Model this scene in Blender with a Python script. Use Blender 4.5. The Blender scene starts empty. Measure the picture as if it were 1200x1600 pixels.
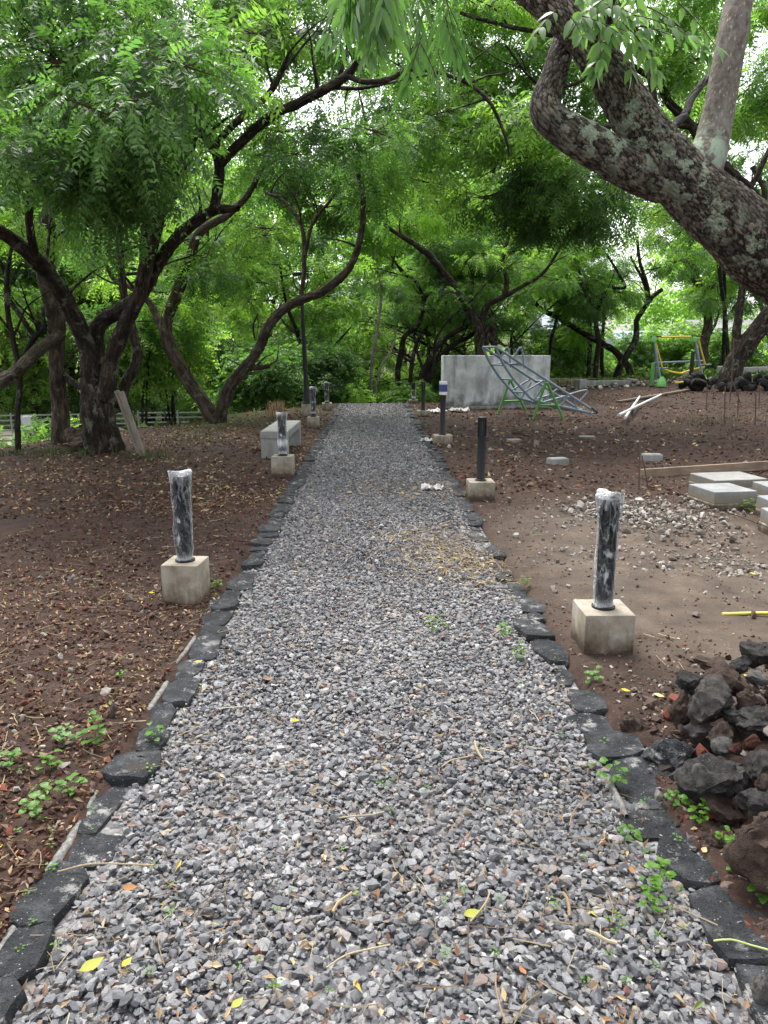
import bpy, bmesh, math, random
import numpy as np
from mathutils import Vector, Matrix
R = math.radians
SC = bpy.context.scene
COL = SC.collection

# ---------------------------------------------------------------- camera, sky, sun, exposure
F = 1155.0                      # focal length in pixels of the 1200 x 1600 photograph
CAM = np.array([0.0, 0.0, 1.6])
PITCH, YAW = R(12.45), R(0.84)
cd = bpy.data.cameras.new('camera')
cam = bpy.data.objects.new('camera', cd); COL.objects.link(cam)
cd.sensor_fit = 'VERTICAL'; cd.angle = 2*math.atan(800/F)
cd.clip_start = 0.05; cd.clip_end = 2000
cam.location = CAM; cam.rotation_euler = (R(90)-PITCH, 0, -YAW)
SC.camera = cam

SUN_EL, SUN_AZ = R(64), R(-18)
w = bpy.data.worlds.new('World'); SC.world = w; w.use_nodes = True
nt = w.node_tree; bg = nt.nodes['Background']
sky = nt.nodes.new('ShaderNodeTexSky'); sky.sky_type = 'NISHITA'; sky.sun_disc = False
sky.sun_elevation = SUN_EL; sky.sun_rotation = SUN_AZ; sky.dust_density = 4.0; sky.air_density = 1.0; sky.ozone_density = 1.0
hs = nt.nodes.new('ShaderNodeHueSaturation'); hs.inputs['Saturation'].default_value = 0.22; hs.inputs['Value'].default_value = 1.25
nt.links.new(sky.outputs[0], hs.inputs['Color']); nt.links.new(hs.outputs[0], bg.inputs['Color'])
bg.inputs['Strength'].default_value = 0.15
sd = bpy.data.lights.new('sun', 'SUN'); sd.energy = 1.5; sd.angle = R(25); sd.color = (1, .97, .92)
sun = bpy.data.objects.new('sun', sd); COL.objects.link(sun)
sun.rotation_euler = (R(90)-SUN_EL, 0, R(180)-SUN_AZ)
vs = SC.view_settings
vs.view_transform = 'Standard'; vs.look = 'None'; vs.gamma = 1; vs.use_curve_mapping = False
vs.exposure = 1.5
SC.render.engine = 'CYCLES'
cy = SC.cycles
cy.max_bounces = 7; cy.diffuse_bounces = 3; cy.glossy_bounces = 2; cy.transmission_bounces = 5; cy.transparent_max_bounces = 8
cy.use_denoising = True

# ---------------------------------------------------------------- helpers
rng = np.random.default_rng(11)
random.seed(5)
_cp, _sp, _cyw, _syw = math.cos(PITCH), math.sin(PITCH), math.cos(YAW), math.sin(YAW)
def ray(u, v):
    dx, dy = (u-600)/F, -(v-800)/F
    y = _cp + dy*_sp; z = -_sp + dy*_cp
    return np.array([dx*_cyw + y*_syw, -dx*_syw + y*_cyw, z])
def P(u, v, Y):                 # the point seen at a place of the photograph, Y metres down the path
    d = ray(u, v); return CAM + d*(Y/d[1])
def PZ(u, v, z):
    d = ray(u, v); return CAM + d*((z-CAM[2])/d[2])
def GP(u, v):                   # the ground point seen there
    p = PZ(u, v, 0)
    for _ in range(12):
        q = PZ(u, v, float(terr(p[0], p[1]))); p = 0.5*p+0.5*q
    return p

def _h(i, j, k, s):
    n = (i.astype(np.int64)*374761393 + j.astype(np.int64)*668265263 + k.astype(np.int64)*2147483647 + s*1274126177) & 0xffffffff
    n = ((n ^ (n >> 13))*1274126177) & 0xffffffff
    n = ((n ^ (n >> 15))*2246822519) & 0xffffffff
    return ((n ^ (n >> 16)) & 0xffff)/65535.0
def vnoise(p, s=0):
    p = np.asarray(p, float); i = np.floor(p).astype(np.int64); f = p-i; f = f*f*(3-2*f)
    r = 0
    for a in (0, 1):
        for b in (0, 1):
            for c in (0, 1):
                wgt = (f[:, 0] if a else 1-f[:, 0])*(f[:, 1] if b else 1-f[:, 1])*(f[:, 2] if c else 1-f[:, 2])
                r = r + wgt*_h(i[:, 0]+a, i[:, 1]+b, i[:, 2]+c, s)
    return r*2-1
def fbm(p, octv=4, s=0):
    r = 0; a = .5; p = np.asarray(p, float)
    for o in range(octv):
        r = r + a*vnoise(p, s+o*17); p = p*2.03; a *= .5
    return r
def worley(p, s=0):             # distance to nearest, second nearest cell point and the cell's random number
    p = np.asarray(p, float); i = np.floor(p).astype(np.int64)
    d1 = np.full(len(p), 9.); d2 = np.full(len(p), 9.); c1 = np.zeros(len(p))
    for a in (-1, 0, 1):
        for b in (-1, 0, 1):
            for c in (-1, 0, 1):
                I, J, K = i[:, 0]+a, i[:, 1]+b, i[:, 2]+c
                q = np.stack([I+_h(I, J, K, s), J+_h(I, J, K, s+7), K+_h(I, J, K, s+13)], 1)
                d = np.linalg.norm(p-q, axis=1); m = d < d1
                d2 = np.where(m, d1, np.minimum(d2, d)); c1 = np.where(m, _h(I, J, K, s+29), c1); d1 = np.where(m, d, d1)
    return d1, d2, c1
def sstep(a, b, x):
    t = np.clip((np.asarray(x, float)-a)/(b-a), 0, 1); return t*t*(3-2*t)

def mesh_np(name, V, Fc, mats=(), smooth=False, attrs=None, mat_idx=None):
    V = np.ascontiguousarray(V, dtype=np.float32)
    me = bpy.data.meshes.new(name)
    if isinstance(Fc, np.ndarray):
        n, k = Fc.shape
        me.vertices.add(len(V)); me.vertices.foreach_set('co', V.ravel())
        me.loops.add(n*k); me.loops.foreach_set('vertex_index', np.ascontiguousarray(Fc, dtype=np.int32).ravel())
        me.polygons.add(n); me.polygons.foreach_set('loop_start', np.arange(0, n*k, k, dtype=np.int32))
    else:
        me.from_pydata(V.tolist(), [], Fc)
    me.update(calc_edges=True)
    for m in mats: me.materials.append(m)
    if mat_idx is not None: me.polygons.foreach_set('material_index', np.asarray(mat_idx, dtype=np.int32))
    me.polygons.foreach_set('use_smooth', np.full(len(me.polygons), bool(smooth)))
    for k, a in (attrs or {}).items():
        a = np.asarray(a, dtype=np.float32)
        if a.ndim == 1:
            at = me.attributes.new(k, 'FLOAT', 'POINT'); at.data.foreach_set('value', a)
        elif a.shape[1] == 3:
            at = me.attributes.new(k, 'FLOAT_VECTOR', 'POINT'); at.data.foreach_set('vector', a.ravel())
        else:
            at = me.attributes.new(k, 'FLOAT_COLOR', 'POINT'); at.data.foreach_set('color', a.ravel())
    return me
def obj(name, me, parent=None, loc=(0, 0, 0), rot=(0, 0, 0), scale=(1, 1, 1)):
    o = bpy.data.objects.new(name, me); COL.objects.link(o)
    o.location = loc; o.rotation_euler = rot; o.scale = scale if not np.isscalar(scale) else (scale,)*3
    if parent is not None: o.parent = parent
    return o
def tag(o, label=None, cat=None, group=None, kind=None):
    if label: o['label'] = label
    if cat: o['category'] = cat
    if group: o['group'] = group
    if kind: o['kind'] = kind
    return o
def thing(name, label, cat, loc=(0, 0, 0), rotz=0, group=None):
    o = bpy.data.objects.new(name, None); COL.objects.link(o)
    o.location = loc; o.rotation_euler = (0, 0, rotz); o.empty_display_size = .2
    return tag(o, label, cat, group)
def dup(root, loc, rotz, label=None, group=None, scale=None):
    def cp(o, par):
        c = o.copy(); COL.objects.link(c)
        if par is not None: c.parent = par
        for ch in KIDS.get(o.name, ()): cp(ch, c)
        return c
    r = cp(root, None); r.location = loc; r.rotation_euler = (0, 0, rotz)
    if scale: r.scale = (scale,)*3
    if label: r['label'] = label
    if group: r['group'] = group
    return r
KIDS = {}
def kids(root):
    for o in COL.objects:
        if o.parent is not None: KIDS.setdefault(o.parent.name, [])
    KIDS.clear()
    for o in COL.objects:
        if o.parent is not None: KIDS.setdefault(o.parent.name, []).append(o)

class MB:                       # collects shapes, builds one mesh
    def __init__(s): s.V = []; s.F = []; s.n = 0
    def add(s, V, Fc):
        V = np.asarray(V, float); s.V.append(V); s.F += [tuple(int(i)+s.n for i in f) for f in Fc]; s.n += len(V); return s
    def box(s, c, size, rz=0, bev=0, M=None):
        bm = bmesh.new(); bmesh.ops.create_cube(bm, size=1)
        for v in bm.verts: v.co = Vector((v.co.x*size[0], v.co.y*size[1], v.co.z*size[2]))
        if bev: bmesh.ops.bevel(bm, geom=bm.edges[:], offset=bev, segments=2, affect='EDGES', profile=.6)
        T = Matrix.Translation(c) @ (M.to_4x4() if M is not None else Matrix.Rotation(rz, 4, 'Z'))
        bm.verts.index_update()
        V = [T @ v.co for v in bm.verts]; Fc = [[v.index for v in f.verts] for f in bm.faces]; bm.free()
        return s.add([tuple(v) for v in V], Fc)
    def tube(s, pts, rad, seg=8, cap=True):
        V, Fc, _ = tube(pts, rad, seg); Fc = [tuple(f) for f in Fc]
        if cap:
            n = len(V)//seg; Fc.append(tuple(range(seg))[::-1]); Fc.append(tuple(range((n-1)*seg, n*seg)))
        return s.add(V, Fc)
    def lathe(s, prof, seg=20, c=(0, 0, 0)):
        a = np.linspace(0, 2*math.pi, seg, endpoint=False); V = []
        for r, z in prof: V += [(c[0]+r*math.cos(t), c[1]+r*math.sin(t), c[2]+z) for t in a]
        Fc = [(i*seg+j, i*seg+(j+1) % seg, (i+1)*seg+(j+1) % seg, (i+1)*seg+j) for i in range(len(prof)-1) for j in range(seg)]
        Fc.append(tuple(range(seg))[::-1]); Fc.append(tuple(range((len(prof)-1)*seg, len(prof)*seg)))
        return s.add(V, Fc)
    def build(s, name, mat, parent=None, smooth=False, loc=(0, 0, 0), rot=(0, 0, 0)):
        me = mesh_np(name, np.concatenate(s.V), s.F, [mat], smooth)
        if smooth: 
            try: me.set_sharp_from_angle(angle=R(40))
            except Exception: pass
        return obj(name, me, parent, loc, rot)

def catmull(pts, step):
    pts = np.asarray(pts, float)
    if len(pts) < 3:
        n = max(2, int(np.linalg.norm(pts[-1][:3]-pts[0][:3])/step)+1)
        return np.array([pts[0]+(pts[-1]-pts[0])*t for t in np.linspace(0, 1, n)])
    Q = np.vstack([2*pts[0]-pts[1], pts, 2*pts[-1]-pts[-2]]); out = []
    for i in range(1, len(Q)-2):
        n = max(1, int(np.linalg.norm(Q[i+1][:3]-Q[i][:3])/step))
        for t in np.arange(n)/n:
            out.append(.5*(2*Q[i]+(Q[i+1]-Q[i-1])*t+(2*Q[i-1]-5*Q[i]+4*Q[i+1]-Q[i+2])*t*t+(-Q[i-1]+3*Q[i]-3*Q[i+1]+Q[i+2])*t**3))
    out.append(pts[-1]); return np.array(out)
def tube(pts, rad, seg=8):
    pts = np.asarray(pts, float); n = len(pts)
    rad = np.full(n, float(rad)) if np.isscalar(rad) else np.asarray(rad, float)
    T = np.gradient(pts, axis=0); T /= np.linalg.norm(T, axis=1)[:, None]+1e-9
    u = np.cross(T[0], (0, 0, 1) if abs(T[0][2]) < .9 else (1, 0, 0)); u /= np.linalg.norm(u)
    a = np.linspace(0, 2*math.pi, seg, endpoint=False); V = np.zeros((n, seg, 3)); B = np.zeros((n, seg, 3)); L = 0
    for i in range(n):
        u = u-T[i]*np.dot(u, T[i]); u /= np.linalg.norm(u)+1e-9; v = np.cross(T[i], u)
        d = np.cos(a)[:, None]*u+np.sin(a)[:, None]*v
        V[i] = pts[i]+d*rad[i]
        if i: L += np.linalg.norm(pts[i]-pts[i-1])
        B[i] = np.stack([np.cos(a)*rad[i], np.sin(a)*rad[i], np.full(seg, L)], 1)
    i, j = np.meshgrid(np.arange(n-1), np.arange(seg), indexing='ij')
    Fc = np.stack([i*seg+j, i*seg+(j+1) % seg, (i+1)*seg+(j+1) % seg, (i+1)*seg+j], -1).reshape(-1, 4)
    return V.reshape(-1, 3), Fc, B.reshape(-1, 3)

# ---------------------------------------------------------------- materials
class NB:
    def __init__(s, name, rough=.9, spec=.3):
        s.m = bpy.data.materials.new(name); s.m.use_nodes = True; s.t = s.m.node_tree
        s.b = s.t.nodes['Principled BSDF']; s.b.inputs['Roughness'].default_value = rough
        s.b.inputs['Specular IOR Level'].default_value = spec
    def n(s, typ, **kw):
        nd = s.t.nodes.new('ShaderNode'+typ)
        for k, v in kw.items():
            if k in ('data_type', 'blend_type', 'operation', 'attribute_name', 'feature', 'noise_dimensions', 'distance', 'wave_type', 'bands_direction', 'vector_type'): setattr(nd, k, v)
            else:
                key = int(k[1:]) if k[0] == 'i' and k[1:].isdigit() else k.replace('_', ' ')
                s.set(nd.inputs[key], v)
        return nd
    def set(s, inp, v):
        if isinstance(v, bpy.types.NodeSocket): s.t.links.new(v, inp)
        elif isinstance(v, bpy.types.Node): s.t.links.new(v.outputs[0], inp)
        else: inp.default_value = v if not isinstance(v, tuple) or len(v) != 3 or inp.type != 'RGBA' else (*v, 1)
    def pos(s): return s.n('NewGeometry').outputs['Position']
    def oco(s): return s.n('TexCoord').outputs['Object']
    def attr(s, nm, o='Fac'): return s.n('Attribute', attribute_name=nm).outputs[o]
    def noise(s, vec, scale, det=4, rough=.55, out=0): 
        return s.n('TexNoise', Vector=vec, Scale=scale, Detail=det, Roughness=rough).outputs[out]
    def vor(s, vec, scale, feature='F1', out='Distance', rnd=1): return s.n('TexVoronoi', feature=feature, Vector=vec, Scale=scale, Randomness=rnd).outputs[out]
    def ramp(s, fac, *st):
        r = s.n('ValToRGB', Fac=fac); e = r.color_ramp.elements
        while len(e) < len(st): e.new(.5)
        for k, (p, c) in zip(e, st): k.position = p; k.color = (*c, 1) if isinstance(c, tuple) else (c, c, c, 1)
        return r.outputs[0]
    def mix(s, f, a, b, mode='MIX'):
        m = s.n('Mix', data_type='RGBA', blend_type=mode)
        s.set(m.inputs[0], f); s.set(m.inputs[6], a); s.set(m.inputs[7], b); return m.outputs[2]
    def math(s, op, a, b=0): return s.n('Math', operation=op, i0=a, i1=b).outputs[0]
    def mapv(s, vec, scale=(1, 1, 1), rot=(0, 0, 0), loc=(0, 0, 0)): return s.n('Mapping', Vector=vec, Scale=scale, Rotation=rot, Location=loc).outputs[0]
    def bump(s, h, d=.01, st=1.0):
        b = s.n('Bump', Height=h, Strength=st, Distance=d); s.t.links.new(b.outputs[0], s.b.inputs['Normal']); return b
    def col(s, c): s.set(s.b.inputs['Base Color'], c); return s
    def rough(s, c): s.set(s.b.inputs['Roughness'], c); return s
    def oi(s): return s.n('ObjectInfo').outputs['Random']

M = {}
def soil():
    b = NB('soil', .95, .15); p = b.pos()
    n1 = b.noise(p, .55, 5); n2 = b.noise(p, 9, 6, .7); n3 = b.noise(p, 55, 4, .7)
    c = b.ramp(n2, (.3, (.013, .0085, .0065)), (.52, (.032, .020, .0155)), (.75, (.072, .050, .039)))
    c = b.mix(b.ramp(n1, (.40, 0.), (.62, 1.)), c, b.mix(.45, c, (.055, .032, .024)))
    c = b.mix(b.ramp(n3, (.62, 0.), (.72, .6)), c, (.16, .115, .08))
    mud = b.attr('mud')
    cm = b.ramp(b.noise(p, 3.5, 5, .6), (.3, (.040, .029, .022)), (.55, (.076, .056, .042)), (.75, (.115, .088, .068)))
    cm = b.mix(b.ramp(n3, (.58, 0.), (.72, .5)), cm, (.22, .17, .12))
    c = b.mix(mud, c, cm)
    cg = b.ramp(n2, (.3, (.030, .045, .012)), (.6, (.075, .105, .025)), (.8, (.14, .13, .06)))
    c = b.mix(b.attr('green'), c, cg)
    b.col(c)
    hh = b.math('ADD', b.math('MULTIPLY', n2, .6), b.math('MULTIPLY', n3, .5))
    b.bump(hh, .022, .8)
    b.rough(b.mix(mud, (.95,)*3, b.ramp(n1, (.3, .5), (.7, .85))))
    return b.m
def gravelbase():
    b = NB('gravel_bed', .9, .2); p = b.pos()
    v = b.vor(p, 42, out='Color'); d = b.vor(p, 42)
    c = b.ramp(b.n('SeparateColor', Color=v).outputs[0], (0, (.07, .07, .075)), (.4, (.12, .12, .128)), (.75, (.17, .168, .17)), (1, (.28, .27, .255)))
    c = b.mix(b.ramp(b.noise(p, 1.3, 4), (.5, 0.), (.75, .35)), c, (.20, .16, .12))
    b.col(c); b.bump(b.math('MULTIPLY', d, -1), .02, .9); return b.m
def stonecol():
    b = NB('gravel_stone', .82, .3); c = b.attr('col', 'Color'); p = b.pos()
    n = b.noise(p, 90, 4, .7)
    b.col(b.mix(.55, c, b.mix(b.ramp(n, (.3, .35), (.7, 1.6)), (0, 0, 0), c), 'MIX'))
    b.col(b.mix(1., c, b.ramp(n, (.28, .55), (.72, 1.0)), 'MULTIPLY'))
    b.bump(n, .003, .7); return b.m
def lava(name, dark, mid, light, speck=.8, sc=1.):
    b = NB(name, .88, .25); p = b.oco(); r = b.oi()
    p = b.n('VectorMath', operation='ADD', i0=p, i1=b.n('CombineXYZ', X=b.math('MULTIPLY', r, 37.), Y=b.math('MULTIPLY', r, 11.)).outputs[0]).outputs[0]
    n = b.noise(p, 9*sc, 6, .65); f = b.noise(p, 70*sc, 3, .7)
    c = b.ramp(n, (.3, dark), (.52, mid), (.78, light))
    c = b.mix(b.math('MULTIPLY', r, .4), c, b.mix(1., c, (.62, .60, .60), 'MULTIPLY'))
    v = b.vor(p, 85*sc)
    c = b.mix(b.math('MULTIPLY', b.ramp(b.vor(b.mapv(p, loc=(3, 1, 2)), 26*sc), (.07, 1.), (.13, 0.)), speck), c, (.40, .40, .38))
    c = b.mix(b.ramp(b.noise(b.mapv(p, loc=(5, 5, 5)), 5*sc, 5, .7), (.66, 0.), (.74, .55*speck)), c, (.42, .41, .38))
    b.col(c)
    pit = b.ramp(v, (.0, 0.), (.30, 1.)); pit2 = b.ramp(b.vor(b.mapv(p, loc=(7, 3, 1)), 34*sc), (.0, 0.), (.28, 1.))
    c2 = b.mix(b.ramp(b.noise(b.mapv(p, loc=(1, 8, 2)), 3.5*sc, 5, .7), (.45, 0.), (.62, .5)), c, light)
    b.col(c2)
    b.bump(b.math('ADD', b.math('ADD', b.math('MULTIPLY', pit, .5), b.math('MULTIPLY', pit2, .6)), b.math('ADD', n, b.math('MULTIPLY', f, .7))), .022, 1.)
    return b.m
def bark(name, dark, mid, pale, lich=.2, sc=1.):
    b = NB(name, .93, .2); v = b.attr('bc', 'Vector'); r = b.oi()
    v2 = b.mapv(v, scale=(1, 1, .28))
    n = b.noise(v2, 16*sc, 6, .68); n2 = b.noise(b.mapv(v, scale=(1, 1, .5)), 5*sc, 4); f = b.noise(v, 60*sc, 4, .7)
    vd = b.vor(v2, 26*sc, 'DISTANCE_TO_EDGE')
    c = b.ramp(n, (.32, dark), (.5, mid), (.72, pale))
    c = b.mix(b.ramp(n2, (.38, .75), (.58, 0.)), c, b.mix(1., c, (.45, .40, .38), 'MULTIPLY'))
    c = b.mix(b.math('MULTIPLY', b.ramp(b.noise(b.mapv(v, loc=(9, 2, 4)), 4.5*sc, 6, .7), (.56, 0.), (.62, 1.)), lich), c, (.26, .30, .22))
    b.col(c)
    b.bump(b.math('ADD', b.math('ADD', n, b.math('MULTIPLY', f, .35)), b.ramp(vd, (0, 0.), (.12, .6))), .03, .95); return b.m
def barkbig():
    b = NB('scaly_bark', .93, .2); v = b.attr('bc', 'Vector'); cr = b.attr('crack'); cell = b.attr('cell')
    n = b.noise(v, 22, 6, .7); f = b.noise(v, 110, 4, .7); big = b.noise(v, 3.2, 4)
    c = b.ramp(n, (.3, (.042, .033, .027)), (.5, (.125, .102, .083)), (.72, (.27, .235, .20)))
    c = b.mix(b.ramp(big, (.36, .7), (.5, 0.)), c, (.022, .017, .015))
    c = b.mix(b.math('MULTIPLY', b.ramp(cell, (.62, 0.), (.72, .8)), b.ramp(b.noise(v, 7, 3), (.4, 0.), (.6, 1.))), c, (.33, .28, .21))
    c = b.mix(b.ramp(cr, (.08, .9), (.26, 0.)), c, (.012, .009, .008))
    lm = b.math('MULTIPLY', b.attr('lich'), b.ramp(b.noise(v, 15, 6, .72), (.50, 0.), (.55, 1.)))
    c = b.mix(lm, c, b.ramp(f, (.35, (.22, .28, .19)), (.65, (.44, .50, .38))))
    b.col(c); b.bump(b.math('ADD', n, b.math('MULTIPLY', f, .7)), .022, 1.); return b.m
def barkpale():
    b = NB('pale_bark', .92, .2); v = b.attr('bc', 'Vector')
    n = b.noise(b.mapv(v, scale=(1, 1, .6)), 40, 5, .7); big = b.noise(v, 5, 4)
    c = b.ramp(n, (.3, (.080, .068, .056)), (.5, (.155, .137, .115)), (.7, (.235, .212, .18)))
    c = b.mix(b.ramp(b.vor(b.mapv(v, scale=(1, 1, .45)), 60), (.12, .7), (.25, 0.)), c, (.42, .37, .29))
    c = b.mix(b.math('MULTIPLY', b.attr('lich'), b.ramp(b.noise(v, 17, 6, .7), (.46, 0.), (.54, 1.))), c, (.30, .37, .28))
    c = b.mix(b.ramp(big, (.6, 0.), (.75, .35)), c, (.085, .066, .052))
    b.col(c); b.bump(n, .012, .8); return b.m
def leafm(name, refl, trans, spread=.48, gloss=.22):
    m = bpy.data.materials.new(name); m.use_nodes = True; t = m.node_tree; b = NB.__new__(NB); b.m = m; b.t = t
    pr = t.nodes['Principled BSDF']; b.b = pr; out = t.nodes['Material Output']
    tint = b.attr('tint'); r = b.oi()
    k = b.math('ADD', b.math('MULTIPLY', tint, .55), b.math('MULTIPLY', r, .50))
    d = lambda c, s, y: tuple(min(1, x*s*z) for x, z in zip(c, y))
    cr = b.ramp(k, (0, d(refl, 1-spread, (.75, .9, 1.1))), (.5, refl), (.9, d(refl, 1+spread, (1.12, 1.04, .85))), (1., d(refl, 1.3, (1.7, 1.1, .7))))
    ct = b.ramp(k, (0, d(trans, 1-spread, (.75, .9, 1.1))), (.5, trans), (.9, d(trans, 1+spread, (1.10, 1.04, .85))), (1., d(trans, 1.2, (1.5, 1.1, .6))))
    b.col(cr); pr.inputs['Roughness'].default_value = .42; pr.inputs['Specular IOR Level'].default_value = gloss
    tr = b.n('BsdfTranslucent', Color=ct)
    ad = t.nodes.new('ShaderNodeMixShader'); ad.inputs[0].default_value = .45
    t.links.new(pr.outputs[0], ad.inputs[1]); t.links.new(tr.outputs[0], ad.inputs[2]); t.links.new(ad.outputs[0], out.inputs[0])
    return m
def concrete(name, c0, c1, stain=.5, sc=1.):
    b = NB(name, .85, .25); p = b.oco(); r = b.oi()
    p = b.n('VectorMath', operation='ADD', i0=p, i1=b.n('CombineXYZ', X=b.math('MULTIPLY', r, 13.)).outputs[0]).outputs[0]
    n = b.noise(p, 6*sc, 6, .65); f = b.noise(p, 60*sc, 4, .7); dr = b.noise(b.mapv(p, scale=(1, 1, .15)), 9*sc, 4, .6)
    c = b.ramp(n, (.3, c0), (.7, c1))
    c = b.mix(b.math('MULTIPLY', b.ramp(dr, (.42, 1.), (.62, 0.)), stain), c, tuple(x*.55 for x in c0))
    c = b.mix(b.ramp(f, (.62, 0.), (.72, .35)), c, tuple(x*.5 for x in c0))
    b.col(c); b.bump(b.math('ADD', b.math('MULTIPLY', n, .4), f), .004, .6); return b.m
def paint(name, c, rough=.45, wear=.25, spec=.5):
    b = NB(name, rough, spec); p = b.oco(); n = b.noise(p, 14, 5, .65)
    b.col(b.mix(b.math('MULTIPLY', b.ramp(n, (.45, 0.), (.75, 1.)), wear), c, tuple(.5*x+.04 for x in c)))
    b.rough(b.ramp(n, (.3, rough), (.7, min(1, rough+.25)))); return b.m
def wood(name, c0, c1, axis=0):
    b = NB(name, .85, .2); p = b.oco(); s = [6, 6, 6]; s[axis] = .5
    n = b.noise(b.mapv(p, scale=tuple(s)), 6, 5, .65); f = b.noise(p, 3, 4)
    c = b.ramp(n, (.3, c0), (.7, c1)); c = b.mix(b.ramp(f, (.45, 0.), (.7, .5)), c, tuple(x*.6 for x in c0))
    b.col(c); b.bump(n, .004, .6); return b.m
def film():
    b = NB('plastic_film', .18, .6); p = b.oco()
    n = b.noise(b.mapv(p, scale=(1, 1, .3)), 34, 5, .7); m2 = b.noise(b.mapv(p, scale=(1, 1, .45), loc=(3, 3, 3)), 9, 3)
    b.col((.74, .76, .78)); b.bump(n, .02, 1.)
    tr = b.n('BsdfTransparent', Color=(.93, .95, .96)); mx = b.t.nodes.new('ShaderNodeMixShader')
    l1 = b.noise(b.mapv(p, scale=(1, 1, .30), loc=(2, 5, 1)), 13, 3, .55); l2 = b.noise(b.mapv(p, scale=(1, 1, .6), rot=(.5, .3, 0)), 24, 2, .5)
    ln = lambda q: b.ramp(b.math('ABSOLUTE', b.math('SUBTRACT', q, .5)), (.0, 1.), (.030, 0.))
    fac = b.math('ADD', b.math('MULTIPLY', b.math('MAXIMUM', ln(l1), b.math('MULTIPLY', ln(l2), .45)), .26), b.math('MULTIPLY', b.ramp(m2, (.57, 0.), (.62, 1.)), .55))  # white streaks and patches: highlights on the film's folds, painted in
    fac = b.math('ADD', fac, b.attr('fog'))
    lw = b.n('LayerWeight', Blend=.5).outputs['Facing']
    fac = b.math('ADD', fac, b.math('MULTIPLY', b.math('POWER', lw, 3.), .55))
    b.set(mx.inputs[0], fac); b.t.links.new(tr.outputs[0], mx.inputs[1]); b.t.links.new(b.b.outputs[0], mx.inputs[2])
    b.t.links.new(mx.outputs[0], b.t.nodes['Material Output'].inputs[0]); return b.m
def vcol(name, rough=.8, spec=.25):
    b = NB(name, rough, spec); b.col(b.attr('col', 'Color')); return b.m

M['soil'] = soil(); M['gravel_bed'] = gravelbase(); M['gravel'] = stonecol()
def kerbmat():
    b = NB('kerb_lava', .86, .28); p = b.oco(); r = b.oi(); w = b.pos()
    n = b.noise(w, 11, 6, .66); f = b.noise(w, 85, 4, .72); g = b.noise(w, 3.1, 4)
    c = b.ramp(n, (.30, (.008, .009, .010)), (.5, (.022, .0235, .027)), (.70, (.060, .062, .067)))
    c = b.mix(b.math('MULTIPLY', r, .5), c, b.mix(1., c, (1.7, 1.68, 1.62), 'MULTIPLY'))
    c = b.mix(b.ramp(b.vor(w, 60), (.08, .9), (.13, 0.)), c, (.34, .34, .325))
    sm = b.math('MULTIPLY', b.ramp(b.noise(b.mapv(w, loc=(3, 1, 7)), 8, 6, .74), (.56, 0.), (.63, 1.)), b.ramp(g, (.40, 0.), (.56, 1.)))
    c = b.mix(b.math('MULTIPLY', sm, .75), c, (.36, .355, .335))
    c = b.mix(b.ramp(b.noise(b.mapv(w, loc=(9, 4, 2)), 5, 4), (.60, 0.), (.70, .45)), c, (.075, .055, .042))
    b.col(c); pit = b.ramp(b.vor(w, 95), (0, 0.), (.3, 1.))
    b.bump(b.math('ADD', b.math('MULTIPLY', n, 1.2), b.math('ADD', b.math('MULTIPLY', pit, .5), b.math('MULTIPLY', f, .9))), .018, 1.); return b.m
M['rock_dark'] = lava('dark_lava', (.017, .016, .016), (.052, .048, .047), (.13, .12, .115), .7, .8)
M['kerb'] = kerbmat()
M['rock_brown'] = lava('brown_lava', (.030, .019, .015), (.078, .050, .039), (.15, .105, .085), .35, .8)
M['rock_mix'] = lava('grey_brown_lava', (.032, .026, .022), (.075, .066, .060), (.15, .138, .128), .6, .8)
M['rock_red'] = lava('red_scoria', (.06, .020, .013), (.115, .040, .025), (.17, .07, .05), .15, 1.2)
M['rock_grey'] = lava('grey_stone', (.10, .095, .09), (.18, .17, .16), (.30, .285, .27), .2, 1.)
M['bark'] = bark('dark_bark', (.011, .009, .008), (.034, .026, .020), (.13, .10, .072), .35)
M['bark_tan'] = bark('tan_bark', (.022, .017, .013), (.068, .052, .039), (.19, .15, .112), .25)
M['bark_far'] = bark('thin_bark', (.008, .006, .005), (.020, .016, .013), (.06, .048, .038), .3, .6)
M['bark_pale'] = bark('bleached_bark', (.12, .10, .08), (.22, .19, .155), (.36, .32, .27), .2, .7)
M['scaly'] = barkbig(); M['pale'] = barkpale()
M['leaf_dark'] = leafm('leaf_dark', (.034, .074, .024), (.085, .21, .034))
M['leaf_mid'] = leafm('leaf_mid', (.056, .114, .032), (.18, .40, .055))
M['leaf_bright'] = leafm('leaf_bright', (.090, .168, .036), (.34, .64, .075))
M['leaf_near'] = leafm('leaf_near', (.078, .150, .046), (.22, .46, .075), .25, .4)
M['weed'] = leafm('weed_leaf', (.075, .175, .022), (.16, .36, .03), .25, .35)
M['twig'] = bark('twig_bark', (.03, .02, .014), (.07, .05, .035), (.13, .10, .07), .1, 3.)
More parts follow.
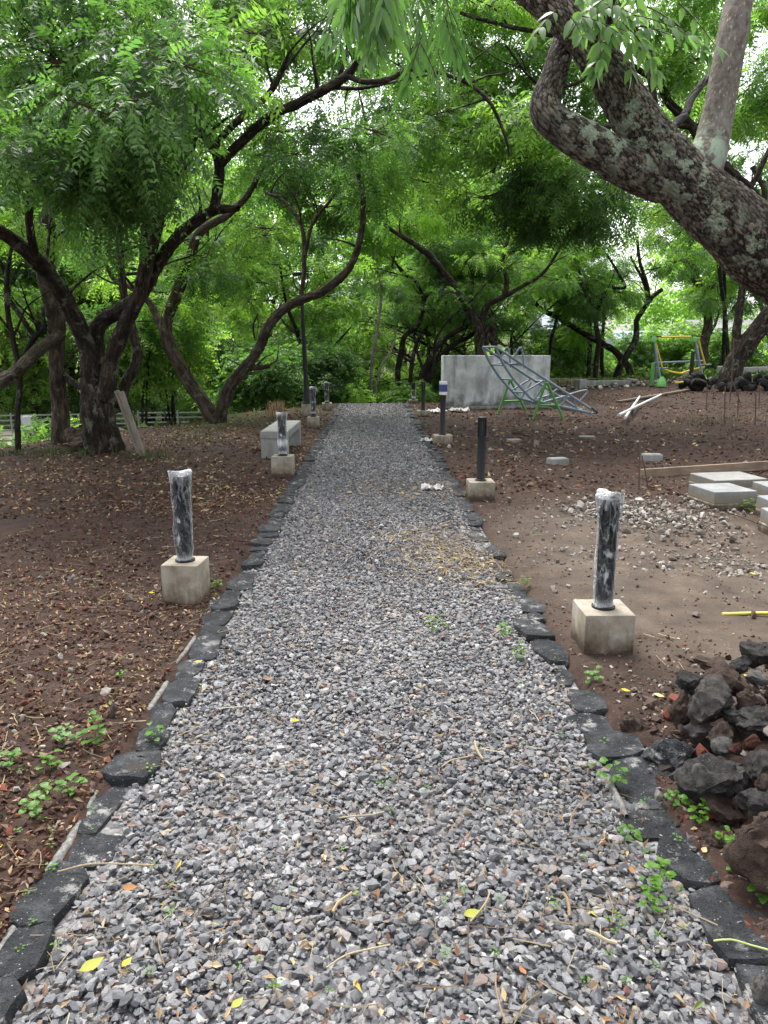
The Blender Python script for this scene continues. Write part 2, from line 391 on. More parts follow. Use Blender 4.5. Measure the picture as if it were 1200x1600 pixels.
def basemat():
    b = NB('tan_concrete', .88, .2); p = b.oco(); z = b.n('SeparateXYZ', Vector=p).outputs[2]; r = b.oi()
    q = b.n('VectorMath', operation='ADD', i0=p, i1=b.n('CombineXYZ', X=b.math('MULTIPLY', r, 13.), Y=b.math('MULTIPLY', r, 5.)).outputs[0]).outputs[0]
    n = b.noise(q, 7, 6, .65); f = b.noise(q, 90, 4, .7); dr = b.noise(b.mapv(q, scale=(1, 1, .12)), 22, 4, .6)
    c = b.ramp(n, (.32, (.17, .145, .108)), (.5, (.26, .228, .178)), (.68, (.34, .31, .26)))
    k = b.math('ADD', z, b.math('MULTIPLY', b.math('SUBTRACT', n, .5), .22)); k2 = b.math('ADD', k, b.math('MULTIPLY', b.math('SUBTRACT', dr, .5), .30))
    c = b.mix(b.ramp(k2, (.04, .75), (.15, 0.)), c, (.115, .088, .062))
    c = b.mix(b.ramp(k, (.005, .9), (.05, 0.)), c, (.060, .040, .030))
    c = b.mix(b.ramp(f, (.64, 0.), (.70, .6)), c, (.08, .065, .05))
    c = b.mix(b.ramp(b.noise(b.mapv(q, loc=(4, 4, 4)), 10, 5, .7), (.60, 0.), (.70, .45)), c, (.42, .40, .36))
    b.col(c); b.bump(b.math('ADD', b.math('MULTIPLY', n, .5), f), .005, .7); return b.m
M['base_conc'] = basemat()
def padmat():
    b = NB('pad_concrete', .86, .25); p = b.oco(); z = b.n('SeparateXYZ', Vector=p).outputs[2]; w_ = b.pos()
    n = b.noise(w_, 5, 6, .65); f = b.noise(w_, 70, 4, .7); dr = b.noise(b.mapv(w_, scale=(1, 1, .2)), 16, 4, .6)
    c = b.ramp(n, (.3, (.15, .155, .152)), (.5, (.20, .205, .205)), (.7, (.255, .26, .26)))
    c = b.mix(b.ramp(f, (.62, 0.), (.70, .4)), c, (.18, .17, .155))
    k = b.math('ADD', z, b.math('MULTIPLY', b.math('SUBTRACT', dr, .5), .16))
    c = b.mix(b.ramp(k, (.125, .85), (.185, 0.)), c, (.19, .165, .125))
    c = b.mix(b.ramp(b.noise(b.mapv(w_, loc=(2, 2, 2)), 3, 5, .7), (.56, 0.), (.68, .4)), c, (.20, .19, .17))
    b.col(c); b.bump(b.math('ADD', n, f), .005, .6); return b.m
M['pad_conc'] = padmat()
M['rock_black'] = lava('black_lava', (.006, .006, .006), (.016, .015, .015), (.040, .037, .035), .25, .8)
M['conc'] = concrete('grey_concrete', (.20, .20, .19), (.32, .32, .305), .45)
M['conc_pale'] = concrete('pale_concrete', (.22, .22, .215), (.33, .33, .325), .4)
def wallmat():
    b = NB('plastered_wall', .88, .2); p = b.oco(); z = b.n('SeparateXYZ', Vector=p).outputs[2]
    n = b.noise(p, 2.6, 6, .65); f = b.noise(p, 40, 4, .7); dr = b.noise(b.mapv(p, scale=(1, 1, .22)), 4.5, 5, .6)
    c = b.ramp(n, (.30, (.28, .29, .29)), (.5, (.46, .475, .48)), (.68, (.60, .62, .63)))
    c = b.mix(b.ramp(dr, (.36, .7), (.52, 0.)), c, (.20, .20, .19))
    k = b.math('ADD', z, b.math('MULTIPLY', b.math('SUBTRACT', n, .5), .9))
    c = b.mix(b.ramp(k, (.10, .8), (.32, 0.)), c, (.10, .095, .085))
    c = b.mix(b.ramp(f, (.6, 0.), (.72, .3)), c, (.18, .18, .175))
    b.col(c); b.bump(b.math('ADD', n, f), .004, .5); return b.m
M['conc_wall'] = wallmat()
M['black'] = paint('black_metal', (.005, .0055, .007), .40, .06, .35)
M['slot'] = paint('dark_lens', (.14, .15, .16), .2, .1)
M['film'] = film()
M['tube'] = paint('galvanised_tube', (.16, .21, .25), .38, .45)
M['green'] = paint('green_paint', (.06, .24, .03), .45, .2)
M['lime'] = paint('lime_paint', (.17, .50, .13), .45, .15)
M['yellow'] = paint('yellow_paint', (.62, .46, .03), .45, .2)
M['white'] = paint('white_paint', (.46, .47, .47), .5, .3)
M['blue'] = paint('blue_print', (.02, .04, .16), .5, .2)
M['rust'] = paint('rusty_steel', (.10, .060, .042), .8, .5)
M['plank'] = wood('weathered_plank', (.16, .115, .08), (.30, .23, .165), 0)
M['plank_grey'] = wood('grey_plank', (.14, .12, .10), (.27, .24, .20), 2)
M['plank_dark'] = wood('dark_plank', (.09, .068, .05), (.19, .15, .115), 0)
M['mortar'] = concrete('mortar_cement', (.12, .115, .105), (.26, .255, .24), .6, 7)
M['paper'] = concrete('soiled_paper', (.55, .53, .50), (.74, .72, .69), .3, 6)
M['paving'] = concrete('pink_paving', (.42, .33, .28), (.56, .45, .39), .2, .3)
M['fence'] = paint('fence_metal', (.10, .12, .115), .5, .2)
M['house'] = concrete('house_wall', (.55, .56, .58), (.70, .71, .73), .15, .2)
M['glass'] = paint('house_glass', (.05, .06, .07), .12, .05)
M['litter'] = vcol('dry_litter', .85)
M['clod'] = vcol('soil_clod', .95, .12)
M['bamboo'] = paint('yellow_stick', (.62, .48, .10), .5, .3)

# ---------------------------------------------------------------- ground
PX, HALF = 0.012, 0.85          # centre line and half width of the gravel path
def terr(x, y):
    x = np.asarray(x, float); y = np.asarray(y, float)
    s = (x+6)*-.90+(y-11.9)*.44
    z = -1.95*sstep(.2, 4.4, s)*sstep(1.5, -3.5, x+(y-22)*.0)
    z = z-.9*sstep(21.6, 30, y)*sstep(4.5, 1.5, np.abs(x))
    z = z+.35*sstep(14, 30, y)*sstep(6, 14, x)
    z = z+2.5*sstep(45, 90, y)*sstep(0, 10, x)
    z = z+.10*np.exp(-((x+2.3)**2/1.2+(y-18.5)**2/3.0))
    z = z+.13*np.exp(-((x-6.5)**2/2.5+(y-19.)**2/1.0))+.09*np.exp(-((x-3.6)**2/.5+(y-17.8)**2/.3))
    return z
def ground_z(x, y):             # with the small relief
    x = np.atleast_1d(np.asarray(x, float)); y = np.atleast_1d(np.asarray(y, float))
    q = np.stack([x, y, x*0], 1); off = np.abs(x-PX)
    mud = mudmask(x, y)
    r = (.050*fbm(q*1.1, 3, 3)+.035*fbm(q*4.5, 4, 5)*(1-.65*mud))*sstep(1.08, 1.7, off)
    return terr(x, y)+r+.032*sstep(.93, 1.03, off)*sstep(3.5, 1.3, off)-.080*sstep(1.00, .93, off)*sstep(23.5, 22.5, y)
def mudmask(x, y):
    q = np.stack([x*.8, y*.8, x*0+9], 1)
    m = np.exp(-(((x-2.6)/1.7)**2+((y-5.2)/2.3)**2)**2)
    return np.clip(m*1.25+.35*fbm(q, 4, 41)*sstep(.05, .6, m), 0, 1)
def axis(lo, hi, step, far, grow=1.25):
    a = list(np.arange(lo, hi+1e-6, step)); s = step
    while a[-1] < far: s *= grow; a.append(a[-1]+s)
    s = step
    while a[0] > -far: s *= grow; a.insert(0, a[0]-s)
    return np.array(a)
xs = axis(-6, 7.5, .075, 320); ys = axis(.2, 15, .075, 340, 1.07)
ys = ys[ys > -60]
X, Y = np.meshgrid(xs, ys, indexing='ij'); nx, ny = X.shape
gx, gy = X.ravel(), Y.ravel()
V = np.stack([gx, gy, ground_z(gx, gy)], 1)
i, j = np.meshgrid(np.arange(nx-1), np.arange(ny-1), indexing='ij')
Fq = np.stack([i*ny+j, (i+1)*ny+j, (i+1)*ny+j+1, i*ny+j+1], -1).reshape(-1, 4)
green = sstep(29, 36, gy+2*fbm(np.stack([gx*.4, gy*.4, gx*0], 1), 3, 8))*sstep(3, 6, gx)
green = np.maximum(green, sstep(24, 27, gy)*sstep(5, 3, gx)*.8)
sl = (gx+6)*-.90+(gy-11.9)*.44
green = np.maximum(green, .55*np.exp(-((sl-.3)/1.2)**2)*sstep(-.6, .3, vnoise(np.stack([gx*.9, gy*.9, gx*0], 1), 4)))
tag(obj('ground', mesh_np('ground', V, Fq, [M['soil']], True, {'mud': mudmask(gx, gy), 'green': green})), kind='structure')

# the bed of the path
ys2 = np.concatenate([np.arange(-2, 23.2, .1)]); xs2 = np.linspace(-HALF-.12, HALF+.12, 12)+PX
X, Y = np.meshgrid(xs2, ys2, indexing='ij'); nx, ny = X.shape
zz = terr(X.ravel(), Y.ravel())+.004+.008*fbm(np.stack([X.ravel()*3, Y.ravel()*3, X.ravel()*0], 1), 3, 2)
i, j = np.meshgrid(np.arange(nx-1), np.arange(ny-1), indexing='ij')
Fq = np.stack([i*ny+j, (i+1)*ny+j, (i+1)*ny+j+1, i*ny+j+1], -1).reshape(-1, 4)
path = tag(obj('path', mesh_np('path', np.stack([X.ravel(), Y.ravel(), zz], 1), Fq, [M['gravel_bed']], True)), 'grey crushed gravel path between two dark stone kerbs', kind='structure')

# ---------------------------------------------------------------- loose stones, clods, litter (nobody could count them)
def hull(seed, npts=11, flat=.62):
    r = random.Random(seed); bm = bmesh.new()
    ax = (r.uniform(.75, 1.25), r.uniform(.6, 1.0), flat*r.uniform(.7, 1.2))
    for _ in range(npts):
        v = Vector((r.gauss(0, 1), r.gauss(0, 1), r.gauss(0, 1))).normalized()
        bm.verts.new((v.x*ax[0]*.5, v.y*ax[1]*.5, v.z*ax[2]*.5))
    g = bmesh.ops.convex_hull(bm, input=bm.verts[:])
    for v in [v for v in bm.verts if not v.link_faces]: bm.verts.remove(v)
    bmesh.ops.triangulate(bm, faces=bm.faces[:]); bm.verts.index_update()
    V = np.array([tuple(v.co) for v in bm.verts]); Fc = np.array([[v.index for v in f.verts] for f in bm.faces]); bm.free()
    return V, Fc
def rotm(n, tilt):
    a = rng.uniform(0, 2*np.pi, n); b = rng.normal(0, tilt, n); c = rng.normal(0, tilt, n)
    ca, sa, cb, sb, cc, s3 = np.cos(a), np.sin(a), np.cos(b), np.sin(b), np.cos(c), np.sin(c); o = np.zeros(n); l = np.ones(n)
    Rz = np.stack([ca, -sa, o, sa, ca, o, o, o, l], 1).reshape(-1, 3, 3)
    Rx = np.stack([l, o, o, o, cb, -sb, o, sb, cb], 1).reshape(-1, 3, 3)
    Ry = np.stack([cc, o, s3, o, l, o, -s3, o, cc], 1).reshape(-1, 3, 3)
    return Rz @ Rx @ Ry
def scatter(name, pos, size, cols, variants, mat, tilt=.5, parent=None, smooth=False):
    n = len(pos); k = rng.integers(0, len(variants), n); Vs, Fs, Cs = [], [], []; base = 0
    Rm = rotm(n, tilt)
    for q, (V, Fc) in enumerate(variants):
        I = np.where(k == q)[0]
        if not len(I): continue
        W = np.einsum('nij,vj->nvi', Rm[I], V)*size[I][:, None, None]+pos[I][:, None, :]
        Vs.append(W.reshape(-1, 3)); Fs.append((Fc[None]+(np.arange(len(I))*len(V))[:, None, None]+base).reshape(-1, 3)); base += len(I)*len(V)
        Cs.append(np.repeat(np.hstack([cols[I], np.ones((len(I), 1))]), len(V), axis=0))
    o = obj(name, mesh_np(name, np.concatenate(Vs), np.concatenate(Fs), [mat], smooth, {'col': np.concatenate(Cs)}), parent)
    return tag(o, kind='stuff')
def palette(n, pal):
    pal = np.array([(*c, p) for c, p in pal]); i = rng.choice(len(pal), n, p=pal[:, 3]/pal[:, 3].sum())
    return pal[i, :3]*rng.uniform(.75, 1.2, (n, 1))
HI = [hull(s, 12) for s in range(36)]; LO = [hull(100+s, 7, .7) for s in range(20)]
GRAV = [((.145, .146, .155), 30), ((.20, .20, .207), 28), ((.105, .107, .115), 12), ((.255, .252, .25), 14), ((.23, .205, .19), 11), ((.35, .34, .33), 4), ((.21, .16, .14), 3), ((.13, .06, .045), .5), ((.28, .23, .175), 2)]
def gravel(name, y0, y1, sp, variants, smin, smax, extra=.35):
    nx_, ny_ = int(1.88/sp), int((y1-y0)/sp)
    gx, gy = np.meshgrid((np.arange(nx_)+.5)*sp-.94+PX, (np.arange(ny_)+.5)*sp+y0, indexing='ij')
    gx = gx.ravel()+rng.uniform(-.55, .55, gx.size)*sp; gy = gy.ravel()+rng.uniform(-.55, .55, gy.size)*sp
    m = rng.random(len(gx)) < extra
    gx = np.concatenate([gx, gx[m]+rng.normal(0, sp*.5, m.sum())]); gy = np.concatenate([gy, gy[m]+rng.normal(0, sp*.5, m.sum())])
    lift = np.concatenate([np.zeros(len(m)), np.full(m.sum(), .011)])
    n = len(gx); size = np.clip(rng.lognormal(np.log((smin+smax)/2), .36, n), smin*.5, smax*1.6)
    z = terr(gx, gy)+.008+lift+rng.uniform(-.004, .007, n)+.012*fbm(np.stack([gx*2.2, gy*2.2, gx*0], 1), 3, 77)-.016*sstep(.80, .94, np.abs(gx-PX))
    c = palette(n, GRAV); c *= (1+.18*fbm(np.stack([gx*1.5, gy*.8, gx*0], 1), 3, 31))[:, None]
    tag(scatter(name, np.stack([gx, gy, z], 1), size, c*1.05, variants, M['gravel'], .30), 'grey crushed stones covering the path bed')
gravel('gravel', .3, 5.2, .0178, HI, .0195, .031, .40)
gravel('gravel', 5.2, 9.2, .022, LO, .024, .036, .3)
gravel('gravel', 9.2, 22.6, .030, LO, .030, .046, .15)

# flat curled leaf and stick shapes for the litter
def bit(seed):
    r = random.Random(seed); l, w_, h = 1, r.uniform(.25, .5), r.uniform(.05, .22)
    return (np.array([(-.5, 0, 0), (-.1, -w_/2, h), (.5, 0, r.uniform(-.1, .15)), (-.1, w_/2, h*r.uniform(.2, 1))]), np.array([(0, 1, 2), (0, 2, 3)]))
def stick(seed):
    r = random.Random(seed); k = r.uniform(-.12, .12); t = .013
    V = []
    for x, y in ((-.5, 0), (-.1, k), (.5, k*r.uniform(-1, .6))): V += [(x, y-t, 0), (x, y+t, 0), (x, y, t*1.8)]
    Fc = []
    for s in (0, 3):
        for a, b in ((0, 1), (1, 2), (2, 0)): Fc += [(s+a, s+b, s+3+b), (s+a, s+3+b, s+3+a)]
    return np.array(V), np.array(Fc)
BITS = [bit(s) for s in range(14)]; STK = [stick(s) for s in range(14)]
STK2 = [(V*(1, 2.2, 1.6), Fc) for V, Fc in STK]
LEAFP = [((.30, .21, .11), 30), ((.20, .125, .07), 30), ((.36, .28, .16), 10), ((.12, .07, .045), 20), ((.40, .32, .06), 2), ((.26, .13, .06), 4), ((.14, .20, .04), 3)]
STRAWP = [((.34, .27, .16), 30), ((.26, .19, .11), 30), ((.22, .15, .09), 20), ((.50, .43, .28), 10), ((.12, .08, .05), 14)]
SOILP = [((.060, .032, .024), 40), ((.095, .055, .040), 30), ((.042, .026, .021), 20), ((.15, .095, .07), 12), ((.19, .16, .13), 6), ((.13, .045, .03), 8)]
def area(n, x0, x1, y0, y1, pw=1.0):
    """n spots, denser towards the near end of the area, none on the path or its kerbs"""
    y = (rng.uniform(y1**-pw, y0**-pw, n))**(-1/pw); x = rng.uniform(x0, x1, n)
    lim = np.abs(x-PX) > 1.03
    return x[lim], y[lim]
def on_soil(x, y, lift=0.004): return np.stack([x, y, ground_z(x, y)+lift], 1)
def litter(name, n, ar, s0, s1, pal, variants, mat, tilt, lift, dens=None, label=None):
    x, y = area(n, *ar)
    if dens is not None:
        k = rng.random(len(x)) < dens(x, y); x, y = x[k], y[k]
    sz = rng.uniform(s0, s1, len(x))*(1+.02*y)
    o = scatter(name, on_soil(x, y, lift), sz, palette(len(x), pal), variants, M[mat], tilt); 
    if label: tag(o, label)
nomud = lambda x, y: 1-.78*mudmask(x, y)
patch = lambda x, y: np.clip(.45+1.3*fbm(np.stack([x*.9, y*.9, x*0], 1), 3, 55), .05, 1)*nomud(x, y)
litter('soil_crumbs', 14000, (-3.2, -1, 1.6, 9, .6), .010, .042, SOILP, LO, 'clod', .8, .002, label='crumbs of red brown soil left of the path')
litter('soil_crumbs', 9000, (-8, -1, 7, 22, .6), .02, .06, SOILP, LO, 'clod', .8, .0)
litter('soil_crumbs', 9000, (1, 4.6, 2.0, 9, .6), .008, .034, SOILP+[((.26, .235, .205), 14)], LO, 'clod', .8, .0, nomud, 'crumbs and small pale stones right of the path')
litter('soil_crumbs', 12000, (1, 14, 8, 32, .5), .02, .07, SOILP, LO, 'clod', .8, .0)
litter('leaf_litter', 15000, (-3.2, -1, 1.6, 9, .5), .010, .036, LEAFP, BITS, 'litter', .5, .006, patch, 'dry brown leaf litter on the soil left of the path')
litter('leaf_litter', 9000, (-8, -1, 7, 20, .5), .02, .07, LEAFP, BITS, 'litter', .5, .008, patch)
litter('leaf_litter', 6000, (1, 4.8, 2, 9, .5), .010, .035, LEAFP, BITS, 'litter', .5, .006, patch, 'dry leaf litter on the soil right of the path')
litter('leaf_litter', 6000, (1, 13, 8, 30, .4), .03, .09, LEAFP, BITS, 'litter', .5, .008, patch)
litter('straw_litter', 1500, (-3.2, -1, 1.6, 9, .5), .03, .13, STRAWP, STK, 'litter', .12, .010, patch, 'dry grass stalks strewn on the soil left of the path')
litter('straw_litter', 900, (1, 5, 2, 12, .5), .03, .12, STRAWP, STK, 'litter', .12, .010, patch, 'dry stalks strewn on the soil right of the path')
def pathlitter(name, n, s0, s1, pal, variants, mat, y0, y1, pw, tilt, cen=None, lift=.030, label=None):
    if cen is None:
        y = (rng.uniform(y1**-pw, y0**-pw, n))**(-1/pw); x = rng.uniform(-.9, .9, n)+PX
    else:
        x = cen[0]+rng.normal(0, cen[2], n); y = cen[1]+rng.normal(0, cen[3], n); k = np.abs(x-PX) < 1.0; x, y = x[k], y[k]
    sz = rng.uniform(s0, s1, len(x))
    o = scatter(name, np.stack([x, y, terr(x, y)+lift+rng.uniform(-.004, .006, len(x))], 1), sz, palette(len(x), pal), variants, M[mat], tilt)
    if label: tag(o, label)
pathlitter('straw_litter', 420, .03, .13, STRAWP, STK, 'litter', 1.25, 12, .8, .14, label='dry straw stalks lying on the gravel path')
pathlitter('leaf_litter', 620, .016, .042, LEAFP[:4]+[((.20, .10, .05), 8), ((.34, .27, .06), 3), ((.12, .17, .04), 3)], BITS, 'litter', 1.25, 14, .7, .4, label='small dry leaves lying on the gravel path')
for u, v, n, sx, sy in ((680, 868, 420, .19, .42), (735, 880, 260, .16, .3), (600, 765, 160, .25, .35), (690, 770, 140, .2, .4), (640, 838, 120, .3, .25), (760, 900, 120, .12, .3)):
    g = PZ(u, v, 0)
    pathlitter('straw_litter', int(n*1.2), .025, .085, STRAWP+[((.40, .28, .11), 34)], STK+STK2+BITS[:3], 'litter', 1, 2, 1, .2, (g[0], g[1], sx, sy))
# rubble of pale stones right of the path
def heapstuff(name, spots, n, s0, s1, pal, mat, label, h=0.0):
    xs_, ys_ = [], []
    for u, v, sx, sy, k in spots:
        g = GP(u, v); xs_.append(g[0]+rng.normal(0, sx, int(n*k))); ys_.append(g[1]+rng.normal(0, sy, int(n*k)))
    x, y = np.concatenate(xs_), np.concatenate(ys_); k = np.abs(x-PX) > 1.15; x, y = x[k], y[k]
    sz = np.clip(rng.lognormal(np.log(s0), .45, len(x)), s0*.4, s1)
    tag(scatter(name, on_soil(x, y, 0)+np.stack([x*0, x*0, sz*.12+h*rng.random(len(x))], 1), sz, palette(len(x), pal), HI, M[mat], .7), label)
PALEP = [((.30, .275, .24), 30), ((.22, .195, .165), 30), ((.40, .375, .34), 15), ((.15, .12, .10), 20)]
heapstuff('rubble', [(1010, 800, .42, .42, 1), (950, 808, .25, .3, .4), (1060, 830, .3, .3, .4)], 640, .035, .11, PALEP, 'gravel', 'spread of pale broken stones on the mud before the concrete pads', .03)
heapstuff('rubble', [(1130, 875, .30, .25, 1), (960, 870, .30, .25, .5), (1180, 900, .3, .3, .5)], 300, .026, .08, PALEP, 'gravel', 'scatter of small grey stones on the wet mud')
heapstuff('rubble', [(870, 815, .35, .35, 1), (840, 900, .4, .6, .6), (900, 850, .5, .5, .6)], 70, .030, .09, PALEP, 'gravel', 'few pale pebbles on the smooth mud beside the path')
heapstuff('rubble', [(1150, 1080, .2, .3, 1), (1010, 1120, .25, .3, 1.2), (990, 1170, .2, .15, .6)], 420, .016, .055, PALEP+SOILP, 'gravel', 'bits of stone and soil between kerb and lava rocks')
heapstuff('rubble', [(930, 604, 2.6, 1.0, 1), (1170, 575, 1.6, .8, .7)], 500, .14, .32, PALEP, 'gravel', 'far strip of pale gravel behind the building site', .08)
heapstuff('rubble', [(820, 690, 1.6, 2.2, 1), (950, 700, 2.5, 2.5, 1)], 140, .06, .19, SOILP+PALEP, 'gravel', 'dark stones strewn on the soil before the plastered wall')
heapstuff('rubble', [(90, 1050, .5, .8, 1), (180, 960, .5, .8, 1), (50, 1180, .3, .3, .6), (60, 900, .7, .8, .5)], 130, .03, .10, SOILP+PALEP[:2]+[((.13, .045, .03), 25)], 'gravel', 'brown and grey stones strewn on the soil left of the path')

# ---------------------------------------------------------------- kerbs: every stone a part
def slabstone(seed, L, W_, H):
    r = random.Random(seed); n = 11; bm = bmesh.new()
    ang = [2*math.pi*(k+r.uniform(-.28, .28))/n for k in range(n)]
    out = []
    for a in ang:
        e = r.uniform(5, 9); c, s = math.cos(a), math.sin(a); q = (abs(c)**e+abs(s)**e)**(-1/e)
        out.append((c*q*L/2*r.uniform(.93, 1.04), s*q*W_/2*r.uniform(.82, 1.10)))
    tx, ty = r.uniform(-.05, .05), r.uniform(-.06, .06)
    rings = []
    for sc, z in ((.96, -H), (1.02, -H*.35), (1.0, -.06), (.975, -.012), (.80, .0), (.40, .01)):
        rings.append([bm.verts.new((x*sc, y*sc, z+(x*tx+y*ty if z > -H*.5 else 0)+(r.uniform(-.035, .035) if sc < .99 else 0))) for x, y in out])
    for a, b in zip(rings, rings[1:]):
        for k in range(n): bm.faces.new((a[k], a[(k+1) % n], b[(k+1) % n], b[k]))
    bm.faces.new(rings[-1]); bm.normal_update()
    me = bpy.data.meshes.new('kerb_stone'); bm.to_mesh(me); bm.free()
    me.materials.append(M['kerb']); me.polygons.foreach_set('use_smooth', [True]*len(me.polygons)); me.set_sharp_from_angle(angle=R(28))
    return me
KV = [slabstone(k, 1.0, 1.0, .6) for k in range(14)]
def kerb(side, label):
    root = thing('stone_kerb', label, 'kerb', (PX+side*.98, 1.2, 0))
    y = .25; k = 0; r = random.Random(side+9)
    while y < 22.6:
        L = r.uniform(.15, .29); W_ = r.uniform(.135, .180)
        if side > 0 and r.random() < .25 and y > 3: L *= .72; W_ *= .8
        jit = r.uniform(-.03, .03)*(1.6 if side > 0 else 1)
        if side > 0: jit += .06*math.exp(-((y-1.7)/.8)**2)
        x = PX+side*(.945)+jit
        z = float(terr(x, y+L/2))+r.uniform(.014, .040)+(r.uniform(-.012, .012) if side > 0 else 0)+(-.02 if side > 0 and 4.6 < y < 7.6 and r.random() < .6 else 0)
        o = obj('stone', KV[r.randrange(len(KV))], root, (x-root.location.x, y+L/2-1.2, z), (r.uniform(-.08, .08), r.uniform(-.10, .10), r.choice((0, math.pi))+math.pi/2+r.uniform(-.16, .16)))
        o.scale = (L*1.07, W_*1.05*(1 if r.random() < .7 else r.choice((.75, 1.3)))*(1.25 if side > 0 and y < 3 else 1), .16)
        y += L*(1.0 if side < 0 else 1.05)+(0 if r.random() < .85 else r.uniform(.01, .03)); k += 1
    return root
kl = kerb(-1, 'straight kerb of flush black lava stones along the left side of the gravel path')
kr = kerb(1, 'uneven kerb of black lava stones along the right side of the gravel path')
def mortar(root, x0, y0, y1, w0, w1, seed, z=.036):
    n = int((y1-y0)/.025); t = np.linspace(0, 1, n); y = y0+(y1-y0)*t
    q = np.stack([y*7, y*0+seed, y*0], 1); wd = np.clip((w0+(w1-w0)*t)*(1+1.3*fbm(q, 3, seed))*sstep(-.22, .12, fbm(q*.45, 2, seed+9)), .002, .12); cx = x0+.012*fbm(q*.6, 2, seed+5)
    V = []; fbmk = fbm(q*6, 3, seed+2)
    for k in range(n):
        for a, h in ((-1, -.06), (-.75, 0), (0, .006), (.75, 0), (1, -.06)): V.append((cx[k]+a*wd[k]/2-root.location.x, y[k]-1.2, z+h*.5-.02*(wd[k] < .012)+.007*fbmk[k]*(1+a*.4)))
    Fc = [(k*5+j, k*5+j+1, k*5+j+6, k*5+j+5) for k in range(n-1) for j in range(4)]
    obj('mortar', mesh_np('mortar', np.array(V), Fc, [M['mortar']], True), root)
mortar(kl, PX-1.022, 1.2, 4.9, .036, .016, 3, .024)
mortar(kr, PX+.93, 1.3, 1.72, .05, .03, 5, .030)
mortar(kr, PX+.86, 2.25, 2.5, .03, .035, 6, .032)

# ---------------------------------------------------------------- foliage clusters (shared meshes)
def nrm(a): return a/(np.linalg.norm(a, axis=-1, keepdims=True)+1e-9)
def cluster(seed, Rad, nfr, ll, lw, pairs, rach, flat=.6, droop=.35, hang=0.):
    r = np.random.default_rng(seed)
    d = nrm(r.normal(size=(nfr, 3))); rad = Rad*r.random(nfr)**.45
    # several sub-twigs: pull the fronds towards a few arms so that gaps stay open
    arms = nrm(r.normal(size=(7, 3))*(1, 1, .6)); a = r.integers(0, 7, nfr)
    d = nrm(d*.50+arms[a]*.95)
    p0 = d*rad[:, None]*(1, 1, flat)
    ax = nrm(d*(1, 1, .35)*.9+r.normal(size=(nfr, 3))*.45+np.array([0, 0, -droop]))
    if hang: ax = nrm(ax*(1-hang)+np.array([0, 0, -1.])*hang)
    up = nrm(np.array([0, 0, 1.])+r.normal(size=(nfr, 3))*.35+(d*.8 if hang else 0))
    side = nrm(np.cross(ax, up)); nor = np.cross(side, ax)
    L = rach*r.uniform(.7, 1.25, nfr)
    t = np.linspace(.18, 1, pairs)
    cur = p0[:, None]+ax[:, None]*(t*L[:, None])[..., None]+np.array([0, 0, -1.])*(t**2*L[:, None]*.30)[..., None]
    prof = (1-.45*np.abs(t-.5)*1.6)
    Vs = []; 
    for s in (-1, 1):
        dirs = nrm(side[:, None]*s*.85+ax[:, None]*.45-nor[:, None]*.22+np.array([0, 0, -.18])+r.normal(size=(nfr, pairs, 3))*.13)
        wd = nrm(np.cross(dirs, nor[:, None]+r.normal(size=(nfr, pairs, 3))*.25))
        l = ll*prof[None]*r.uniform(.8, 1.15, (nfr, pairs)); l = l[..., None]; w_ = l*(lw/ll)*.5
        Vs.append(np.stack([cur, cur+dirs*l*.42+wd*w_, cur+dirs*l-nor[:, None]*l*.10, cur+dirs*l*.42-wd*w_], 2))
    V = np.concatenate(Vs, 1).reshape(-1, 4, 3)
    tint = np.repeat(np.clip(r.normal(.45, .2, nfr), 0, 1)[None], 1, 0)
    tl = np.concatenate([np.repeat(tint.T, pairs, 1)]*2, 1).reshape(-1); tl = np.clip(tl+r.normal(0, .07, len(tl)), 0, 1)
    n = len(V); Q = np.arange(n*4).reshape(n, 4)
    # rachis and twigs as slim three sided spindles
    A = np.concatenate([p0, np.zeros((7, 3))]); B = np.concatenate([cur[:, -1], arms*Rad*.75*(1, 1, flat)])
    w3 = np.concatenate([np.full(nfr, .0022), np.full(7, .008)])*(ll/.055)**.6
    dd = nrm(B-A); s1 = nrm(np.cross(dd, np.array([.3, .2, 1.]))); s2 = np.cross(dd, s1)
    T = np.stack([A+s1*w3[:, None], A-s1*w3[:, None]*.5+s2*w3[:, None]*.9, B, A-s1*w3[:, None]*.5-s2*w3[:, None]*.9], 1)
    V = np.concatenate([V.reshape(-1, 3), T.reshape(-1, 3)]); Q = np.concatenate([Q, np.arange(len(T)*4).reshape(-1, 4)+n*4])
    return V, Q, np.concatenate([np.repeat(tl, 4), np.full(len(T)*4, .3)]), np.concatenate([np.zeros(n, int), np.ones(len(T), int)])
KINDS_ = {  # radius, fronds, leaflet length, width, pairs, rachis
 'near': (.52, 70, .085, .036, 6, .28, .6, .35), 'mid': (.72, 84, .125, .048, 5, .32, .5, .4), 'fern': (.78, 84, .150, .048, 6, .38, .42, .5),
 'lace': (.85, 46, .130, .048, 6, .36, .5, .4),
 'far': (1.25, 130, .25, .095, 5, .52, .45, .4), 'bush': (.75, 170, .12, .058, 4, .24, .8, .25), 'wood': (2.6, 420, .30, .14, 4, .7, .7, .3)}
CL = {}
def clmesh(kind, mat, k):
    key = (kind, mat, k)
    if key not in CL:
        if (kind, k) not in CL: CL[(kind, k)] = cluster(sum(map(ord, kind))*7+k, *KINDS_[kind])
        V, Q, t, mi = CL[(kind, k)]
        CL[key] = mesh_np('leaf_cluster', V, Q, [M[mat], M['twig']], False, {'tint': t}, mi)
    return CL[key]

